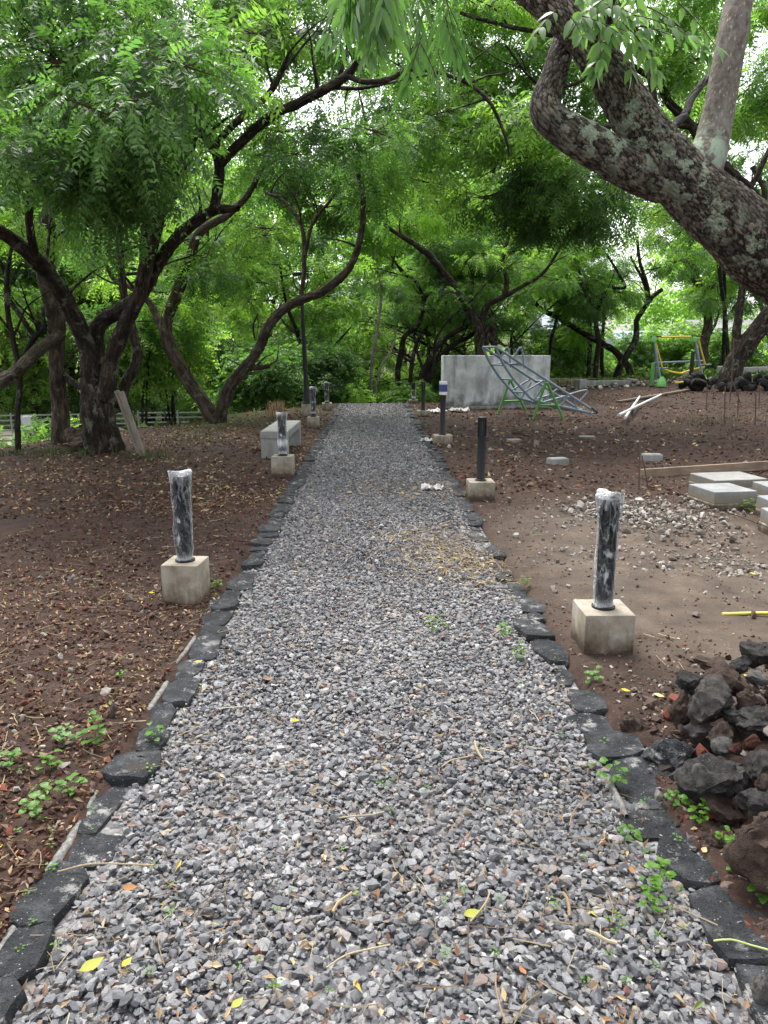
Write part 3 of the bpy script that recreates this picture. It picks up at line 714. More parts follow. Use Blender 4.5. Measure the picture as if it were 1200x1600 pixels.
def limb(pts, radii, seg, rough, s, step=None, flare=0):
    pts = np.asarray(pts, float); radii = np.asarray(radii, float)
    step = step or max(.03, radii.mean()*.8)
    C = catmull(np.hstack([pts, radii[:, None]]), step); p, rr = C[:, :3].copy(), np.maximum(C[:, 3], .003)
    if flare: h = np.arange(len(p))/max(1, len(p)-1)*np.linalg.norm(p[-1]-p[0]); rr = rr*(1+flare*np.exp(-h/(radii[0]*1.6)))
    w3 = np.stack([fbm(p*1.6+k*9.1, 2, s+k) for k in range(3)], 1)*rr[:, None]*.5; w3[0] = 0; p += w3
    V, Q, B = tube(p, rr, seg)
    ctr = np.repeat(p, seg, axis=0); d = V-ctr; rl = np.repeat(rr, seg)[:, None]
    nz = fbm(V/np.maximum(rl, .03)*.9, 3, s)*rough+fbm(B/np.maximum(rl, .03)*np.array([1.6, 1.6, .5])+s, 3, s+1)*rough*.8
    if flare: nz = nz+.22*flare*np.abs(vnoise(np.stack([B[:, 0]/rl[:, 0]*1.4, B[:, 1]/rl[:, 0]*1.4, B[:, 2]*.2], 1), s))*np.exp(-B[:, 2]/(radii[0]*2.5))
    V = ctr+d*(1+nz[:, None])
    return V, Q, B, p, rr
class Tree:
    def __init__(s, name, label, base, mat='bark', group=None, cat='tree'):
        s.base = np.array(base, float); s.root = thing(name, label, cat, tuple(s.base), 0, group)
        s.V, s.Q, s.B, s.A = [], [], [], []; s.n = 0; s.sk = []; s.mat = mat; s.crown = None; s.seed = int(abs(s.base[0]*131+s.base[1]*17)) % 997; s.cl = 0
        s.r = random.Random(s.seed)
    def limb(s, pts, radii, seg=10, rough=.22, flare=0, step=None):
        s.seed += 31
        V, Q, B, p, rr = limb(pts, radii, seg, rough, s.seed, step, flare)
        s.V.append(V-s.base); s.Q.append(Q+s.n); s.B.append(B+np.array([0, 0, s.seed % 50])); s.n += len(V)
        s.sk.append(np.hstack([p, rr[:, None]])); return s
    def plimb(s, spec, Y, **k):          # spec: (u, v, dY, radius in px)
        pts = [P(u, v, Y+d) for u, v, d, _ in spec]; rad = [q*.84*(Y+d)/F for _, _, d, q in spec]
        return s.limb(pts, rad, **k)
    def leaf(s, pos, kind, mat, scale=1., twig=True):
        pos = np.asarray(pos, float)
        if s.crown is None:
            s.crown = bpy.data.objects.new('crown', None); COL.objects.link(s.crown); s.crown.parent = s.root
        if twig and s.sk:
            S = np.vstack(s.sk); dv = np.linalg.norm(S[:, :3]-pos, axis=1)+np.maximum(0, S[:, 2]-pos[2])*.7; k = int(dv.argmin()); a = S[k, :3]; D = np.linalg.norm(pos-a)
            if D > .15:
                r0 = min(S[k, 3]*.75, .006+.011*D); bend = np.array([s.r.gauss(0, 1), s.r.gauss(0, 1), s.r.gauss(0, .6)+.3])*D*.13
                pts = [a, a+(pos-a)*.35+bend, a+(pos-a)*.7+bend*.7, pos]
                V, Q, B, p, rr = limb(pts, [r0, r0*.8, r0*.6, r0*.35], 5, .1, s.seed, max(.08, D/9))
                s.V.append(V-s.base); s.Q.append(Q+s.n); s.B.append(B); s.n += len(V); s.sk.append(np.hstack([p, rr[:, None]])[1:])
        o = obj('leaf_cluster', clmesh(kind, mat, s.r.randrange(4)), s.crown, tuple(pos-s.base), (s.r.uniform(-.25, .25), s.r.uniform(-.25, .25), s.r.uniform(0, 6.28)), scale*s.r.uniform(.85, 1.15))
        o['kind'] = 'stuff'; s.cl += 1; return o
    def region(s, u0, v0, u1, v1, Y0, Y1, n, kind, mats, scale=1., dens=None):
        """n clusters spread through the part of the air between two distances"""
        k = 0; tries = 0
        cand = []
        while k < n and tries < n*12:
            tries += 1
            u, v, Y = s.r.uniform(u0, u1), s.r.uniform(v0, v1), s.r.uniform(Y0, Y1)
            if ((u-(u0+u1)/2)/(u1-u0)*2)**2+((v-(v0+v1)/2)/(v1-v0)*2)**2 > 1.25: continue
            cand.append(P(u, v, Y)); k += 1
        S = np.vstack(s.sk) if s.sk else None
        cand.sort(key=lambda p: float(np.min(np.linalg.norm(S[:, :3]-p, axis=1))) if S is not None else 0)
        for p in cand: s.leaf(p, kind, s.r.choice(mats), scale)
        return s
    def tips(s, kind, mats, per=3, spread=.6, frac=.35, scale=1.):
        sk = list(s.sk)
        for L in sk:
            n = len(L); a = int(n*(1-frac))
            for _ in range(per):
                q = L[s.r.randrange(max(1, a), n)]; s.leaf(q[:3]+np.array([s.r.gauss(0, spread), s.r.gauss(0, spread), s.r.gauss(spread*.4, spread*.6)]), kind, s.r.choice(mats), scale)
        return s
    def twiggy(s, n, L=1.2, frac=.55):
        for S in list(s.sk)[:]:
            if len(S) < 6 or S[0, 3] < .02: continue
            for _ in range(n):
                k = s.r.randrange(int(len(S)*(1-frac)), len(S)-1); a = S[k, :3]; r0 = min(S[k, 3]*.55, .03)
                tg = nrm(S[min(k+1, len(S)-1), :3]-S[k-1, :3]); d = nrm(tg*.5+np.array([s.r.gauss(0, .8), s.r.gauss(0, .5), s.r.uniform(-.15, .8)])); l = L*s.r.uniform(.5, 1.4); pts = [a]; p = a
                for q in range(4):
                    d = nrm(d+np.array([s.r.gauss(0, .35), s.r.gauss(0, .25), s.r.gauss(.05, .2)])); p = p+d*l/4; pts.append(p)
                V, Q, B, pp, rr = limb(pts, [r0, r0*.8, r0*.6, r0*.42, r0*.2], 5, .1, s.seed+k, .1)
                s.V.append(V-s.base); s.Q.append(Q+s.n); s.B.append(B); s.n += len(V); s.sk.append(np.hstack([pp, rr[:, None]])[1:])
        return s
    def done(s, name='trunk', smooth=True, extra=None):
        V = np.concatenate(s.V); at = {'bc': np.concatenate(s.B)}
        if extra: at.update(extra)
        obj(name, mesh_np(name, V, np.concatenate(s.Q), [M[s.mat]], smooth, at), s.root); return s.root
G = GP

# ---------------------------------------------------------------- the trees one can tell apart
# big many-stemmed tree on the left
b = G(160, 706); Y1 = b[1]
t = Tree('tree', 'massive old tree with fluted trunk splitting into several dark limbs, left of path', b)
t.plimb([(160, 710, 0, 31), (157, 668, 0, 29), (152, 628, 0, 27), (151, 600, 0, 21)], Y1, seg=40, rough=.16, flare=.16, step=.05)
t.plimb([(146, 640, -.05, 20), (141, 600, -.1, 18), (133, 545, -.1, 16), (112, 487, -.25, 16), (82, 440, -.5, 15), (52, 402, -.8, 14), (10, 366, -1.2, 12), (-60, 330, -1.8, 10)], Y1, seg=16, step=.06)
t.plimb([(156, 620, .1, 17), (152, 570, .15, 15), (152, 530, .15, 14), (160, 503, .1, 14), (182, 488, 0, 13), (208, 472, -.1, 13), (232, 440, -.3, 12), (254, 403, -.5, 11), (290, 358, -.7, 10), (333, 331, -1, 9), (373, 326, -1.2, 5)], Y1, seg=14, step=.06)
t.plimb([(331, 332, -1, 8), (338, 300, -1, 9), (341, 260, -1.05, 9), (333, 230, -1.1, 8), (322, 203, -1.2, 6), (312, 180, -1.3, 5), (300, 140, -1.5, 4)], Y1, seg=10, step=.06)
t.plimb([(338, 262, -1.05, 8), (362, 235, -1.1, 8), (400, 200, -1.2, 8), (432, 178, -1.3, 8), (497, 146, -1.5, 8), (543, 116, -1.7, 7), (557, 97, -1.8, 5)], Y1, seg=10, step=.06)
t.plimb([(336, 228, -1.1, 6), (360, 200, -1.1, 6), (392, 172, -1.0, 6), (425, 140, -1., 5), (450, 90, -1., 4)], Y1, seg=8)
t.plimb([(540, 118, -1.7, 4.5), (570, 127, -1.9, 4.5), (605, 124, -2, 4.5), (650, 108, -2.2, 3.5), (720, 125, -2.4, 3.2), (765, 160, -2.5, 3), (790, 215, -2.5, 2.4), (796, 245, -2.5, 1.6)], Y1, seg=8)
t.plimb([(166, 620, -.1, 19), (172, 585, -.15, 15), (178, 556, -.2, 14), (194, 512, -.3, 14), (217, 466, -.5, 13), (229, 420, -.6, 12), (246, 352, -.8, 11), (264, 300, -1, 10), (290, 240, -1.4, 8), (330, 190, -1.8, 6)], Y1, seg=14, step=.06)
t.plimb([(228, 425, -.6, 9), (228, 370, -.5, 9), (236, 315, -.5, 8), (250, 250, -.6, 6), (240, 180, -.8, 4)], Y1, seg=10)
t.plimb([(186, 640, .3, 12), (196, 600, .4, 10), (213, 562, .5, 9), (207, 520, .6, 8), (193, 460, .7, 7), (188, 400, .8, 6), (180, 330, .8, 4)], Y1, seg=10)
t.plimb([(150, 615, .5, 8), (128, 606, .7, 7), (106, 592, .9, 6), (92, 565, 1.0, 5), (80, 520, 1.1, 4)], Y1, seg=8)
t.plimb([(55, 405, -.8, 8), (45, 330, -1.2, 7), (62, 240, -1.8, 6), (65, 150, -2.4, 5), (90, 60, -3, 4)], Y1, seg=10)
t.plimb([(62, 225, -1.9, 4), (110, 130, -2.6, 4), (60, 50, -3, 3.5), (30, -10, -3.3, 3)], Y1, seg=8)
t.plimb([(110, 130, -2.6, 3.5), (80, 80, -2.8, 3), (130, 105, -3, 3), (160, 125, -3.2, 2)], Y1, seg=6)
t.twiggy(3)
t.region(-60, -90, 330, 215, Y1-5.2, Y1-1.2, 25, 'near', ['leaf_dark', 'leaf_dark', 'leaf_near', 'leaf_mid'], 1.15)
t.region(-60, -90, 360, 240, Y1-3.5, Y1+2, 18, 'lace', ['leaf_mid', 'leaf_near', 'leaf_bright'], 1.)
t.region(-40, 120, 270, 330, Y1-5, Y1-2.2, 17, 'near', ['leaf_dark', 'leaf_mid', 'leaf_near'], 1.05)
t.region(120, 200, 215, 350, Y1-4, Y1-2, 6, 'near', ['leaf_dark'], .95)
t.region(300, -40, 640, 170, Y1-.6, Y1+3, 14, 'lace', ['leaf_mid', 'leaf_dark'], .9)
t.region(230, -110, 640, 70, Y1-.8, Y1+3, 19, 'mid', ['leaf_dark', 'leaf_mid', 'leaf_bright'], .9)
t.region(420, 180, 620, 270, Y1-2.4, Y1-.5, 7, 'near', ['leaf_mid', 'leaf_dark'], .9)
t.done()

b = G(97, 694); Y = b[1]
t = Tree('tree', 'straight grey trunk tree beside the massive old tree, with one arching side limb', b, 'bark_tan')
t.plimb([(98, 697, 0, 17), (94, 640, 0, 15), (90, 590, 0, 14.5), (88, 540, 0, 15), (88, 505, 0, 15), (80, 470, 0, 14), (68, 427, 0, 13), (63, 395, 0, 11), (75, 330, .2, 10), (92, 260, .4, 9), (100, 180, .6, 8), (105, 60, 1, 6)], Y, seg=16, flare=.15)
t.plimb([(94, 522, -.1, 11), (72, 535, -.5, 11), (48, 560, -.9, 11), (22, 582, -1.3, 12), (-8, 600, -1.7, 13), (-80, 650, -2.2, 14)], Y, seg=14)
t.plimb([(82, 345, .2, 5), (82, 420, .25, 4), (80, 300, .1, 4), (82, 200, 0, 3)], Y, seg=6)
t.twiggy(3)
t.region(20, -60, 260, 300, Y-.5, Y+2.5, 26, 'mid', ['leaf_mid', 'leaf_bright'], .9)
t.done()

b = G(29, 704); Y = b[1]
t = Tree('tree', 'slim young tree at left edge with thin dark forked stems', b, 'bark_far')
t.plimb([(29, 706, 0, 6), (28, 660, 0, 5.5), (30, 590, 0, 5), (22, 540, 0, 5), (12, 490, 0, 5), (10, 440, 0, 4), (20, 380, 0, 3)], Y, seg=8)
t.plimb([(28, 580, 0, 4), (52, 530, .3, 5), (68, 510, .5, 4), (66, 480, .6, 3)], Y, seg=7)
t.plimb([(55, 530, .3, 4), (30, 490, .4, 4.5), (14, 465, .5, 4.5), (8, 420, .5, 3.5)], Y, seg=7)
t.twiggy(3)
t.region(-60, 300, 120, 480, Y, Y+2, 9, 'mid', ['leaf_bright', 'leaf_mid'], .8)
t.done()

b = G(340, 658); Y = b[1]
t = Tree('tree', 'tan tree forking at the ground into two long V stems, left of lamp post', b, 'bark_tan')
t.plimb([(338, 660, 0, 13), (322, 632, 0, 13), (297, 600, 0, 12.5), (272, 560, 0, 12), (258, 525, 0, 11.5), (261, 495, 0, 11), (280, 453, 0, 10), (297, 407, .1, 9), (312, 362, .2, 8), (352, 338, .4, 6), (390, 300, .6, 5), (420, 240, .9, 4)], Y, seg=14, flare=.2)
t.plimb([(344, 660, -.1, 12), (349, 632, -.15, 11.5), (361, 602, -.2, 11), (382, 574, -.3, 10), (402, 552, -.4, 9.5), (418, 512, -.5, 9), (443, 487, -.6, 8.5), (470, 469, -.7, 8), (500, 457, -.9, 8), (533, 433, -1.1, 7.5), (552, 407, -1.2, 6), (564, 365, -1.3, 5.5), (567, 310, -1.4, 4.5), (558, 255, -1.4, 3.5), (572, 200, -1.3, 2.6), (560, 140, -1.2, 1.5)], Y, seg=12, step=.06)
t.plimb([(384, 576, -.3, 7), (410, 574, -.2, 5), (422, 572, -.2, 3.5)], Y, seg=7)
t.plimb([(259, 520, 0, 8), (245, 495, .1, 7), (230, 470, .2, 6), (205, 448, .3, 5), (178, 435, .4, 4), (160, 400, .5, 3)], Y, seg=8)
t.plimb([(283, 450, 0, 5), (305, 430, .5, 4.5), (322, 400, .8, 4), (325, 350, 1, 3)], Y, seg=7)
t.plimb([(470, 468, -.7, 4), (476, 410, -.4, 4), (470, 350, -.2, 3.5), (440, 312, 0, 3.5), (415, 302, .1, 3)], Y, seg=7)
t.plimb([(476, 400, -.4, 3), (488, 350, -.3, 3.3), (515, 315, -.3, 2.6), (530, 290, -.3, 2)], Y, seg=6)
t.twiggy(3)
t.region(330, 60, 660, 330, Y+.6, Y+5, 24, 'lace', ['leaf_mid', 'leaf_bright', 'leaf_dark'], 1.05)
t.region(280, -60, 640, 180, Y+.3, Y+3.5, 20, 'mid', ['leaf_mid', 'leaf_bright', 'leaf_dark'], .95)
t.region(380, 200, 640, 330, Y+.3, Y+2, 10, 'fern', ['leaf_mid', 'leaf_dark'], .9)
t.region(510, 190, 630, 345, Y-2, Y-.8, 7, 'lace', ['leaf_mid', 'leaf_dark'], .8)
t.region(330, 300, 450, 430, Y+1, Y+4, 7, 'lace', ['leaf_mid', 'leaf_bright'], 1.)
t.region(110, 330, 330, 520, Y-.3, Y+3, 16, 'fern', ['leaf_mid', 'leaf_bright'], .9)
t.done()

b = G(305, 652); Y = b[1]+3
t = Tree('tree', 'thin tree leaning left behind the V stemmed tree', P(303, 655, Y), 'bark_far')
t.plimb([(303, 655, 0, 7), (290, 610, 0, 6), (262, 560, 0, 6), (240, 530, 0, 5), (212, 505, 0, 4), (190, 450, .2, 3)], Y, seg=8)
t.twiggy(3)
t.region(150, 470, 330, 620, Y+.5, Y+3, 14, 'fern', ['leaf_mid', 'leaf_bright'], .9)
t.done()

b = G(541, 625); Y = b[1]
t = Tree('tree', 'dark sinuous tree rising left of the path end', b, 'bark_far')
t.plimb([(541, 628, 0, 7), (553, 602, 0, 6.5), (568, 580, 0, 6), (577, 560, 0, 5.5), (580, 530, 0, 5), (583, 505, 0, 5.5), (583, 465, 0, 5), (582, 428, 0, 4.5), (588, 400, 0, 4), (600, 350, .3, 3.5), (610, 280, .5, 3)], Y, seg=8)
t.plimb([(517, 592, .3, 5), (543, 557, .3, 5), (564, 534, .2, 4.5), (580, 515, 0, 4)], Y, seg=8)
t.plimb([(582, 440, 0, 3), (560, 455, .3, 3), (548, 480, .5, 3), (525, 502, .7, 3), (490, 524, .9, 3), (478, 545, 1, 3)], Y, seg=7)
t.plimb([(583, 430, 0, 3), (560, 405, -.4, 3), (535, 385, -.6, 2.5), (520, 350, -.7, 2)], Y, seg=6)
t.twiggy(3)
t.region(480, 280, 660, 420, Y+.2, Y+3, 16, 'fern', ['leaf_mid', 'leaf_mid', 'leaf_dark'], 1)
t.done()

for q, (lab, spec, mt, reg) in enumerate([
    ('pale straight sapling with bleached bark standing at the path end', [[(585, 628, 0, 2.2), (590, 590, 0, 2), (597, 570, 0, 1.8), (612, 545, 0, 1.6), (620, 515, 0, 1.4)], [(583, 628, .3, 2.4), (579, 595, .3, 2.4), (582, 555, .3, 2.6), (588, 525, .3, 2.6), (594, 480, .3, 2.6), (596, 440, .3, 2)]], 'bark_pale', None),
    ('dark tree with kinked trunk right of the path end', [[(622, 610, 0, 5), (622, 575, 0, 5.5), (627, 545, 0, 5.5), (633, 525, 0, 5), (650, 510, 0, 5), (660, 490, 0, 4.5), (666, 462, 0, 4), (690, 474, .3, 3), (712, 466, .5, 3)], [(664, 470, 0, 3), (650, 440, .2, 3), (628, 425, .3, 2.5), (612, 400, .4, 2)]], 'bark_far', (600, 330, 740, 450)),
    ('dark tree of two slanting stems leaning right before the plastered wall', [[(653, 612, 0, 6), (660, 585, 0, 6), (672, 560, 0, 5.5), (688, 537, 0, 5), (706, 522, 0, 4.5), (728, 511, 0, 4), (770, 490, .4, 3)], [(659, 600, .1, 5), (676, 572, .1, 5), (694, 552, .1, 5), (714, 535, .1, 4.5), (735, 525, .1, 4), (760, 500, .3, 3)], [(640, 606, 0, 4), (643, 570, 0, 4), (650, 540, 0, 3.5), (658, 520, 0, 3)]], 'bark_far', (650, 380, 800, 500)),
    ('thin upright dark tree between the slanting stems and the wall', [[(668, 606, 0, 3.5), (671, 570, 0, 3.5), (668, 530, 0, 3), (660, 490, .2, 2.6), (640, 455, .3, 2.4)], [(670, 580, 0, 2.4), (690, 545, 0, 2.4), (703, 505, .2, 2.2), (705, 470, .2, 2)]], 'bark_far', (640, 420, 760, 500))]):
    b0 = G(spec[0][0][0], spec[0][0][1]) if q else PZ(587, 628, 0)
    Y = [24.5, 27, 26, 29][q]; u, v = spec[0][0][:2]
    t = Tree('tree', lab, P(u, v, Y), mt)
    for s in spec: t.plimb(s, Y, seg=8)
    t.twiggy(2)
    if reg: t.region(*reg, Y+.2, Y+3.5, 13, 'fern', ['leaf_mid', 'leaf_bright', 'leaf_dark'], 1)
    else: t.region(570, 430, 640, 520, Y, Y+1, 4, 'fern', ['leaf_mid'], .6)
    t.done()

Y = 25.5
t = Tree('tree', 'spreading dark tree rising behind the plastered wall', P(757, 615, Y), 'bark')
t.plimb([(757, 616, 0, 10), (755, 580, 0, 10), (752, 548, 0, 9.5), (748, 510, 0, 9), (737, 488, 0, 8.5), (719, 466, -.2, 8), (703, 440, -.4, 7.5), (692, 425, -.6, 7), (670, 398, -.9, 6), (645, 380, -1.2, 5), (625, 368, -1.5, 4), (600, 350, -1.8, 3)], Y, seg=12)
t.plimb([(749, 515, 0, 7), (756, 490, -.1, 6), (765, 474, -.2, 5.5), (787, 462, -.3, 5), (791, 435, -.4, 4.5), (785, 412, -.5, 4), (795, 370, -.7, 3)], Y, seg=9)
t.plimb([(757, 545, .1, 7), (762, 520, .1, 6.5), (772, 540, .2, 4)], Y, seg=7)
t.plimb([(752, 530, 0, 6), (766, 510, .2, 5.5), (774, 540, .3, 5)], Y, seg=7)
t.plimb([(790, 462, -.3, 4), (820, 445, -.5, 3.5), (850, 425, -.7, 3), (880, 380, -1, 2.5)], Y, seg=7)
t.twiggy(3)
t.region(590, 220, 900, 400, Y-.3, Y+4, 24, 'fern', ['leaf_mid', 'leaf_bright', 'leaf_bright'], 1.1)
t.region(700, 380, 900, 500, Y+.3, Y+3, 12, 'fern', ['leaf_mid', 'leaf_bright'], 1)
t.done()

for lab, Y, mt, spec, reg in [
    ('dark tree with snaking trunk that sweeps far left over the slide frame', 33, 'bark_far', [[(985, 588, 0, 7), (978, 570, 0, 6.5), (962, 549, 0, 6), (943, 537, 0, 5.5), (923, 527, 0, 5.5), (900, 515, 0, 5), (873, 497, 0, 5), (850, 487, 0, 4.5), (833, 473, 0, 4.5), (816, 452, 0, 4), (808, 425, 0, 3.5), (800, 380, 0, 3)], [(870, 497, 0, 3), (862, 530, .2, 3), (858, 560, .3, 2.5)], [(875, 496, 0, 3), (895, 478, .3, 3), (905, 450, .5, 2.5)]], (790, 320, 930, 470)),
    ('dark S curved tree right of the slide frame', 32, 'bark_far', [[(963, 590, 0, 7), (970, 570, 0, 6.5), (982, 550, 0, 6), (993, 533, 0, 6), (994, 512, 0, 5), (996, 498, 0, 5), (1013, 472, 0, 4.5), (1022, 462, 0, 4), (1035, 452, 0, 3.5)], [(1014, 470, 0, 3.5), (1010, 440, 0, 3.5), (1000, 410, 0, 3), (995, 370, 0, 2.5)], [(1012, 472, 0, 2.5), (1005, 440, .3, 2.5), (985, 400, .4, 2)]], (930, 240, 1110, 440)),
    ('slim upright tree with crooked top left of the S curved tree', 31, 'bark_far', [[(930, 590, 0, 5), (932, 560, 0, 5), (935, 535, 0, 5), (931, 500, 0, 4.5), (935, 483, 0, 4), (945, 460, 0, 4), (958, 451, 0, 3.5), (976, 449, 0, 3), (968, 430, 0, 2.5), (950, 400, 0, 2)], [(933, 500, 0, 3), (925, 475, 0, 3), (912, 455, 0, 2.5), (905, 420, 0, 2)]], (870, 330, 980, 500)),
    ('thin straight trunk just left of the slim crooked tree', 34, 'bark_far', [[(919, 590, 0, 4), (921, 560, 0, 4), (922, 530, 0, 4), (920, 480, 0, 3), (915, 440, 0, 2.5)]], (870, 440, 950, 540)),
    ('thin straight trunk just right of the slim crooked tree', 34, 'bark_far', [[(941, 590, 0, 3.6), (940, 560, 0, 3.6), (942, 520, 0, 3), (946, 470, 0, 2.5)]], (900, 430, 980, 530)),
    ('stout brown tree trunk behind the yellow and green exercise frame', 39, 'bark_tan', [[(1096, 572, 0, 10), (1099, 545, 0, 9), (1105, 515, 0, 8.5), (1107, 495, 0, 8), (1098, 467, 0, 8), (1088, 440, 0, 7.5), (1083, 415, 0, 6.5), (1070, 385, 0, 5), (1050, 350, 0, 4)], [(1100, 470, 0, 4), (1120, 440, 0, 4), (1135, 400, 0, 3)], [(1085, 425, 0, 4), (1062, 400, .3, 4), (1045, 380, .5, 3)]], (1020, 300, 1180, 450)),
    ('slender tree with two thin stems behind the dark leaning trunk', 36, 'bark_far', [[(1140, 575, 0, 4), (1136, 540, 0, 4), (1132, 480, 0, 4), (1125, 430, 0, 3.5), (1120, 380, 0, 3)], [(1131, 575, .3, 3), (1131, 520, .3, 3), (1133, 450, .3, 3), (1128, 400, .3, 2.5)]], (1080, 340, 1200, 480)),
    ('thin bent tree between the exercise frame and the leaning trunk', 44, 'bark_far', [[(1120, 572, 0, 3), (1117, 550, 0, 3), (1110, 525, 0, 2.8), (1118, 505, 0, 2.5), (1125, 480, 0, 2)]], (1090, 420, 1160, 500))]:
    u, v = spec[0][0][:2]; t = Tree('tree', lab, P(u, v, Y), mt)
    for s in spec: t.plimb(s, Y, seg=8)
    t.twiggy(3)
    t.region(*reg, Y-.2, Y+3, 15 if reg[2]-reg[0] > 100 else 6, 'fern', ['leaf_mid', 'leaf_bright', 'leaf_bright'], 1.25); t.done()

b = G(1137, 606); Y = b[1]
t = Tree('tree', 'dark trunk leaning right out of the ring of lava rocks', b, 'bark')
t.plimb([(1137, 612, 0, 20), (1146, 575, 0, 18), (1164, 545, 0, 17), (1186, 515, 0, 16), (1215, 480, 0, 15), (1260, 420, .2, 12), (1290, 330, .3, 10), (1270, 240, .2, 7)], Y, seg=14, flare=.2)
t.plimb([(1146, 575, .1, 10), (1150, 545, .2, 10), (1152, 510, .3, 8), (1160, 450, .4, 6), (1170, 380, .5, 5), (1195, 310, .5, 4.5), (1175, 260, .5, 4)], Y, seg=9)
t.plimb([(1215, 480, 0, 8), (1195, 410, -.5, 7), (1172, 310, -1, 6), (1185, 270, -1.1, 5), (1215, 210, -1.2, 4)], Y, seg=8)
t.twiggy(3)
t.region(1080, 90, 1330, 380, Y-.5, Y+3.5, 28, 'fern', ['leaf_mid', 'leaf_dark', 'leaf_bright'], 1.15)
t.done()

# second-row tree whose limbs pass behind the big foreground trunk
Y = 15.
t = Tree('tree', 'tree with dark crooked limbs hanging drooping sprays behind the great lichened trunk', P(1330, 690, Y), 'bark')
t.plimb([(1330, 690, 0, 15), (1300, 560, 0, 13), (1250, 430, 0, 12), (1180, 310, 0, 10), (1105, 235, 0, 8), (1083, 200, 0, 7.5), (1047, 160, 0, 7), (1030, 120, 0, 6), (1000, 60, -.2, 5), (960, 0, -.4, 4)], Y, seg=12)
t.plimb([(1080, 200, 0, 5), (1000, 190, -.5, 4.5), (930, 200, -.9, 4), (860, 190, -1.2, 4), (800, 215, -1.4, 3), (770, 270, -1.5, 2)], Y, seg=8)
t.plimb([(1035, 130, 0, 5), (960, 90, -.5, 4.5), (880, 60, -.8, 4), (790, 40, -1, 3.5), (720, 20, -1.2, 3)], Y, seg=8)
t.plimb([(960, 90, -.5, 3), (900, 130, -.9, 3), (840, 130, -1.2, 2.5), (790, 70, -1.5, 2)], Y, seg=6)
t.plimb([(1180, 310, 0, 5), (1120, 300, -.3, 4), (1060, 300, -.5, 3.5), (985, 285, -.8, 3)], Y, seg=7)
t.twiggy(3)
t.region(640, -60, 900, 130, Y-1, Y+3, 28, 'mid', ['leaf_mid', 'leaf_bright'], .9)
t.region(660, 120, 900, 330, Y-2.5, Y+2, 16, 'fern', ['leaf_mid', 'leaf_dark', 'leaf_bright'], .9)
t.region(640, 100, 900, 330, Y-.5, Y+4, 16, 'lace', ['leaf_mid', 'leaf_bright'], 1.)
t.region(810, 200, 960, 350, Y-2, Y, 14, 'fern', ['leaf_mid', 'leaf_dark'], .85)
t.region(900, -60, 1260, 200, Y-1, Y+2.5, 26, 'fern', ['leaf_mid', 'leaf_bright'], .95)
t.region(900, 220, 1080, 400, Y+1, Y+5, 14, 'lace', ['leaf_mid', 'leaf_bright', 'leaf_dark'], 1.)
t.region(590, 40, 760, 240, Y-1, Y+4, 14, 'lace', ['leaf_mid', 'leaf_bright', 'leaf_dark'], 1.)
t.done()

# ---------------------------------------------------------------- the great leaning trunk in the right foreground
YB = 3.55
def PB(u, v, d=0): return P(u, v, YB+d)
def bigtube(pts, radii, seg, step, s, amp, cell, up=None):
    C = catmull(np.hstack([np.asarray(pts), np.asarray(radii)[:, None]]), step); p, rr = C[:, :3], C[:, 3]
    rr = rr*(1+.10*vnoise(np.stack([np.arange(len(p))*step*4, p[:, 0]*0+s, p[:, 0]*0], 1), s))
    V, Q, B = tube(p, rr, seg); ctr = np.repeat(p, seg, axis=0); d = nrm(V-ctr)
    q = B*np.array([1, 1, .42]); q = q+.012*np.stack([fbm(q*14, 2, s+k) for k in range(3)], 1)
    d1, d2, ce = worley(q*cell, s); crack = np.clip((d2-d1)*1.1, 0, 1)
    h = amp*(sstep(0, .35, crack)*(.5+.7*ce)-.5)+amp*1.2*fbm(B*np.array([9, 9, 5]), 4, s)+.028*fbm(B*np.array([4, 4, 2.2]), 3, s+3)*(amp/.012)
    V = V+d*h[:, None]
    return V, Q, B, crack, ce, p, rr
rootp = GP(1560, 985); rootp = np.array([3.45, 4.05, float(terr(3.45, 4.05))-.05])
t = Tree('tree', 'great leaning tree trunk with scaly bark and pale lichen, upper right foreground', rootp, 'scaly')
mainp = [rootp, rootp+np.array([-.06, -.03, .35]), PB(1350, 585, .25), PB(1240, 440, .08), PB(1150, 355, 0), PB(1060, 275, 0), PB(1005, 205, .02), PB(955, 120, .05), PB(905, 50, .08), PB(845, -10, .15), PB(760, -70, .25), PB(650, -130, .4)]
mainr = [.34, .24, .172, .155, .148, .134, .100, .088, .086, .082, .075, .065]
subp = [PB(1040, 285, .02), PB(985, 262, .0), PB(925, 228, -.05), PB(873, 196, -.05), PB(852, 168, 0), PB(866, 118, .10), PB(878, 75, .22), PB(890, 20, .40), PB(905, -60, .6)]
subr = [.10, .102, .084, .070, .066, .053, .046, .043, .04]
ex = {'crack': [], 'cell': [], 'lich': []}
